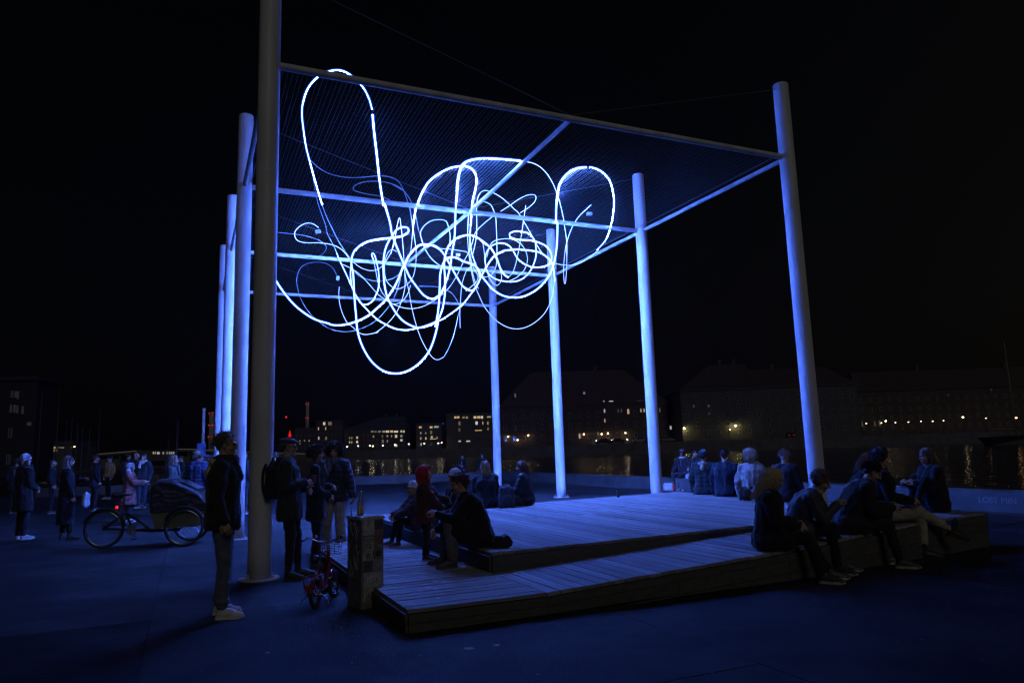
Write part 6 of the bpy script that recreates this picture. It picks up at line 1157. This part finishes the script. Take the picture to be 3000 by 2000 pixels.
for k, p in enumerate(FAR['red']):
    t = thing('radio_mast', (p[0], 500, 2.6)); tag(t, ('thin mast with one red beacon just right of the near column', 'thin mast with a red beacon between near column and chimney', 'short mast with a red lit cone above the flat cap')[k], 'mast', 'masts with red beacons')
    G().tube([(0, 0, 0), (0, 0, p[2] - 2.6)], [.5, .2], 6).build('shaft', BLACK, t)
    (G().lathe([(1.3, -1.5), (.9, 0), (.1, 3.2)], (0, -.4, p[2] - 2.6), 10) if k == 2 else G().ell((0, -.4, p[2] - 2.6), (.7, .7, .7), n=8, m=6)).build('beacon', REDL if k != 2 else emat('red_cone', (1, .02, .02), 0.6), t)
# ---- bridge and ferry at the left
br = thing('arched_bridge', (-118, 252, 0)); tag(br, 'low arched bridge crossing the water at far left', 'bridge')
A = [Vector((x + 118, 0, z - .2)) for x, y, z in FAR['bridgearc']]; A = [A[0] + Vector((-30, 0, -1.5))] + A + [A[-1] + Vector((30, 0, -2))]
for i in range(len(A) - 1):
    a, b = A[i], A[i+1]
    G().hexa([a + Vector((0, -.6, -.9)), b + Vector((0, -.6, -.9)), b + Vector((0, 5, -.9)), a + Vector((0, 5, -.9))], [a + Vector((0, -.6, 0)), b + Vector((0, -.6, 0)), b + Vector((0, 5, 0)), a + Vector((0, 5, 0))]).build('deck_segment', PLAST, br)
    G().box((a.x, 2, (a.z - 2)/2 - .5), (1.0, 3.5, a.z + 1.2)).build('pier', PLAST, br)
    G().tube([a + Vector((0, -.5, 1.0)), b + Vector((0, -.5, 1.0))], .06, 5).build('railing', CHROME, br)
    G().tube([a + Vector((0, -.66, -.1)), b + Vector((0, -.66, -.1))], .05, 5).build('light_strip', emat('bridge_strip_%d' % i, (.8, .75, .6), .16), br)
fy = thing('ferry', (-121, 243, -.85)); tag(fy, 'dark ferry with a row of lit windows under the bridge', 'boat')
G().hexa([(-6, -1.6, 0), (6, -1.6, 0), (6, 1.6, 0), (-6, 1.6, 0)], [(-7, -2.2, 2.2), (7, -2.2, 2.2), (7, 2.2, 2.2), (-7, 2.2, 2.2)]).build('hull', BLACK, fy); G().box((0, 0, 4.1), (11, 3.6, 3.4)).build('cabin', PLAST, fy); G().box((0, 0, 5.95), (12, 4.2, .2)).build('roof', BLACK, fy)
for q in FAR['bridge']:
    s_ = 243/250; window(fy, q[0]*s_ + 121, q[1]*s_ + 121, q[2] + .75, q[3] + .95, -1.83, 1, k=3)
POLE = mat('dark_pole', (0.05, 0.05, 0.055), 0.6)
# ---- flagpoles, blue post, ship mast
for k, p in enumerate(FAR['flags']):
    f = 52/70; t = thing('flagpole', (p[0]*f, 52, 0)); tag(t, '%s bare flagpole from the left, far behind the crowd' % ords[sorted(range(11), key=lambda i: FAR['flags'][i][0]).index(k)], 'flagpole', 'bare flagpoles behind the crowd')
    h = (p[2] - 1.55)*f + 1.55; G().tube([(0, 0, 0), (0, 0, h)], [.045, .025], 8).build('pole', POLE, t, True); G().ell((0, 0, h + .03), (.05, .05, .05), n=8, m=6).build('finial', POLE, t)
bp_ = thing('steel_post', (-15.25, 35.2, 0)); tag(bp_, 'single tall steel post lit blue, left of the left columns', 'post')
G().lathe([(.075, 0), (.075, 3.85), (.08, 3.86), (.08, 4.0)], n=14).build('shaft', STEEL, bp_, True); G().lathe([(.2, 0), (.2, .015)], n=14).build('base_plate', STEEL, bp_); G().box((-.03, -.09, 2.0), (.42, .02, .6)).build('notice_board', mat('blue_notice', (.1, .2, .5), .5), bp_)
m_ = FAR['mast']; sh_ = thing('sailing_ship', (104, 150, -.85)); tag(sh_, 'dark moored ship with one thin pale mast at far right', 'ship')
G().hexa([(-6, -1.2, 0), (5, -1.2, 0), (5, 1.2, 0), (-6, 1.2, 0)], [(-7, -1.9, 1.6), (7.5, -.2, 2.1), (7.5, .2, 2.1), (-7, 1.9, 1.6)]).build('hull', BLACK, sh_); G().tube([(0, 0, 1.5), (0, 0, m_[0][2] + .85)], [.13, .06], 8).build('mast', mat('mast_wood', (.35, .27, .18), .7), sh_, True); G().tube([(0, 0, m_[0][2]), (7.2, 0, 2.2)], .02, 4).build('forestay', WIRE, sh_); G().tube([(0, 0, 3.2), (-5.5, 0, 3.4)], .08, 6).build('boom', mat('mast_wood', (.35, .27, .18), .7), sh_)


def haze():
    m = bpy.data.materials.new('night_air'); m.use_nodes = True; t = m.node_tree; t.nodes.remove(t.nodes['Principled BSDF'])
    v = t.nodes.new('ShaderNodeVolumePrincipled'); v.inputs['Color'].default_value = (0.9, 0.93, 1, 1); v.inputs['Density'].default_value = 0.00015; v.inputs['Anisotropy'].default_value = 0.3
    t.links.new(v.outputs[0], t.nodes['Material Output'].inputs['Volume'])
    o = G().box((100, 300, 24), (1400, 760, 54)).build('haze', m); o['kind'] = 'stuff'
haze()
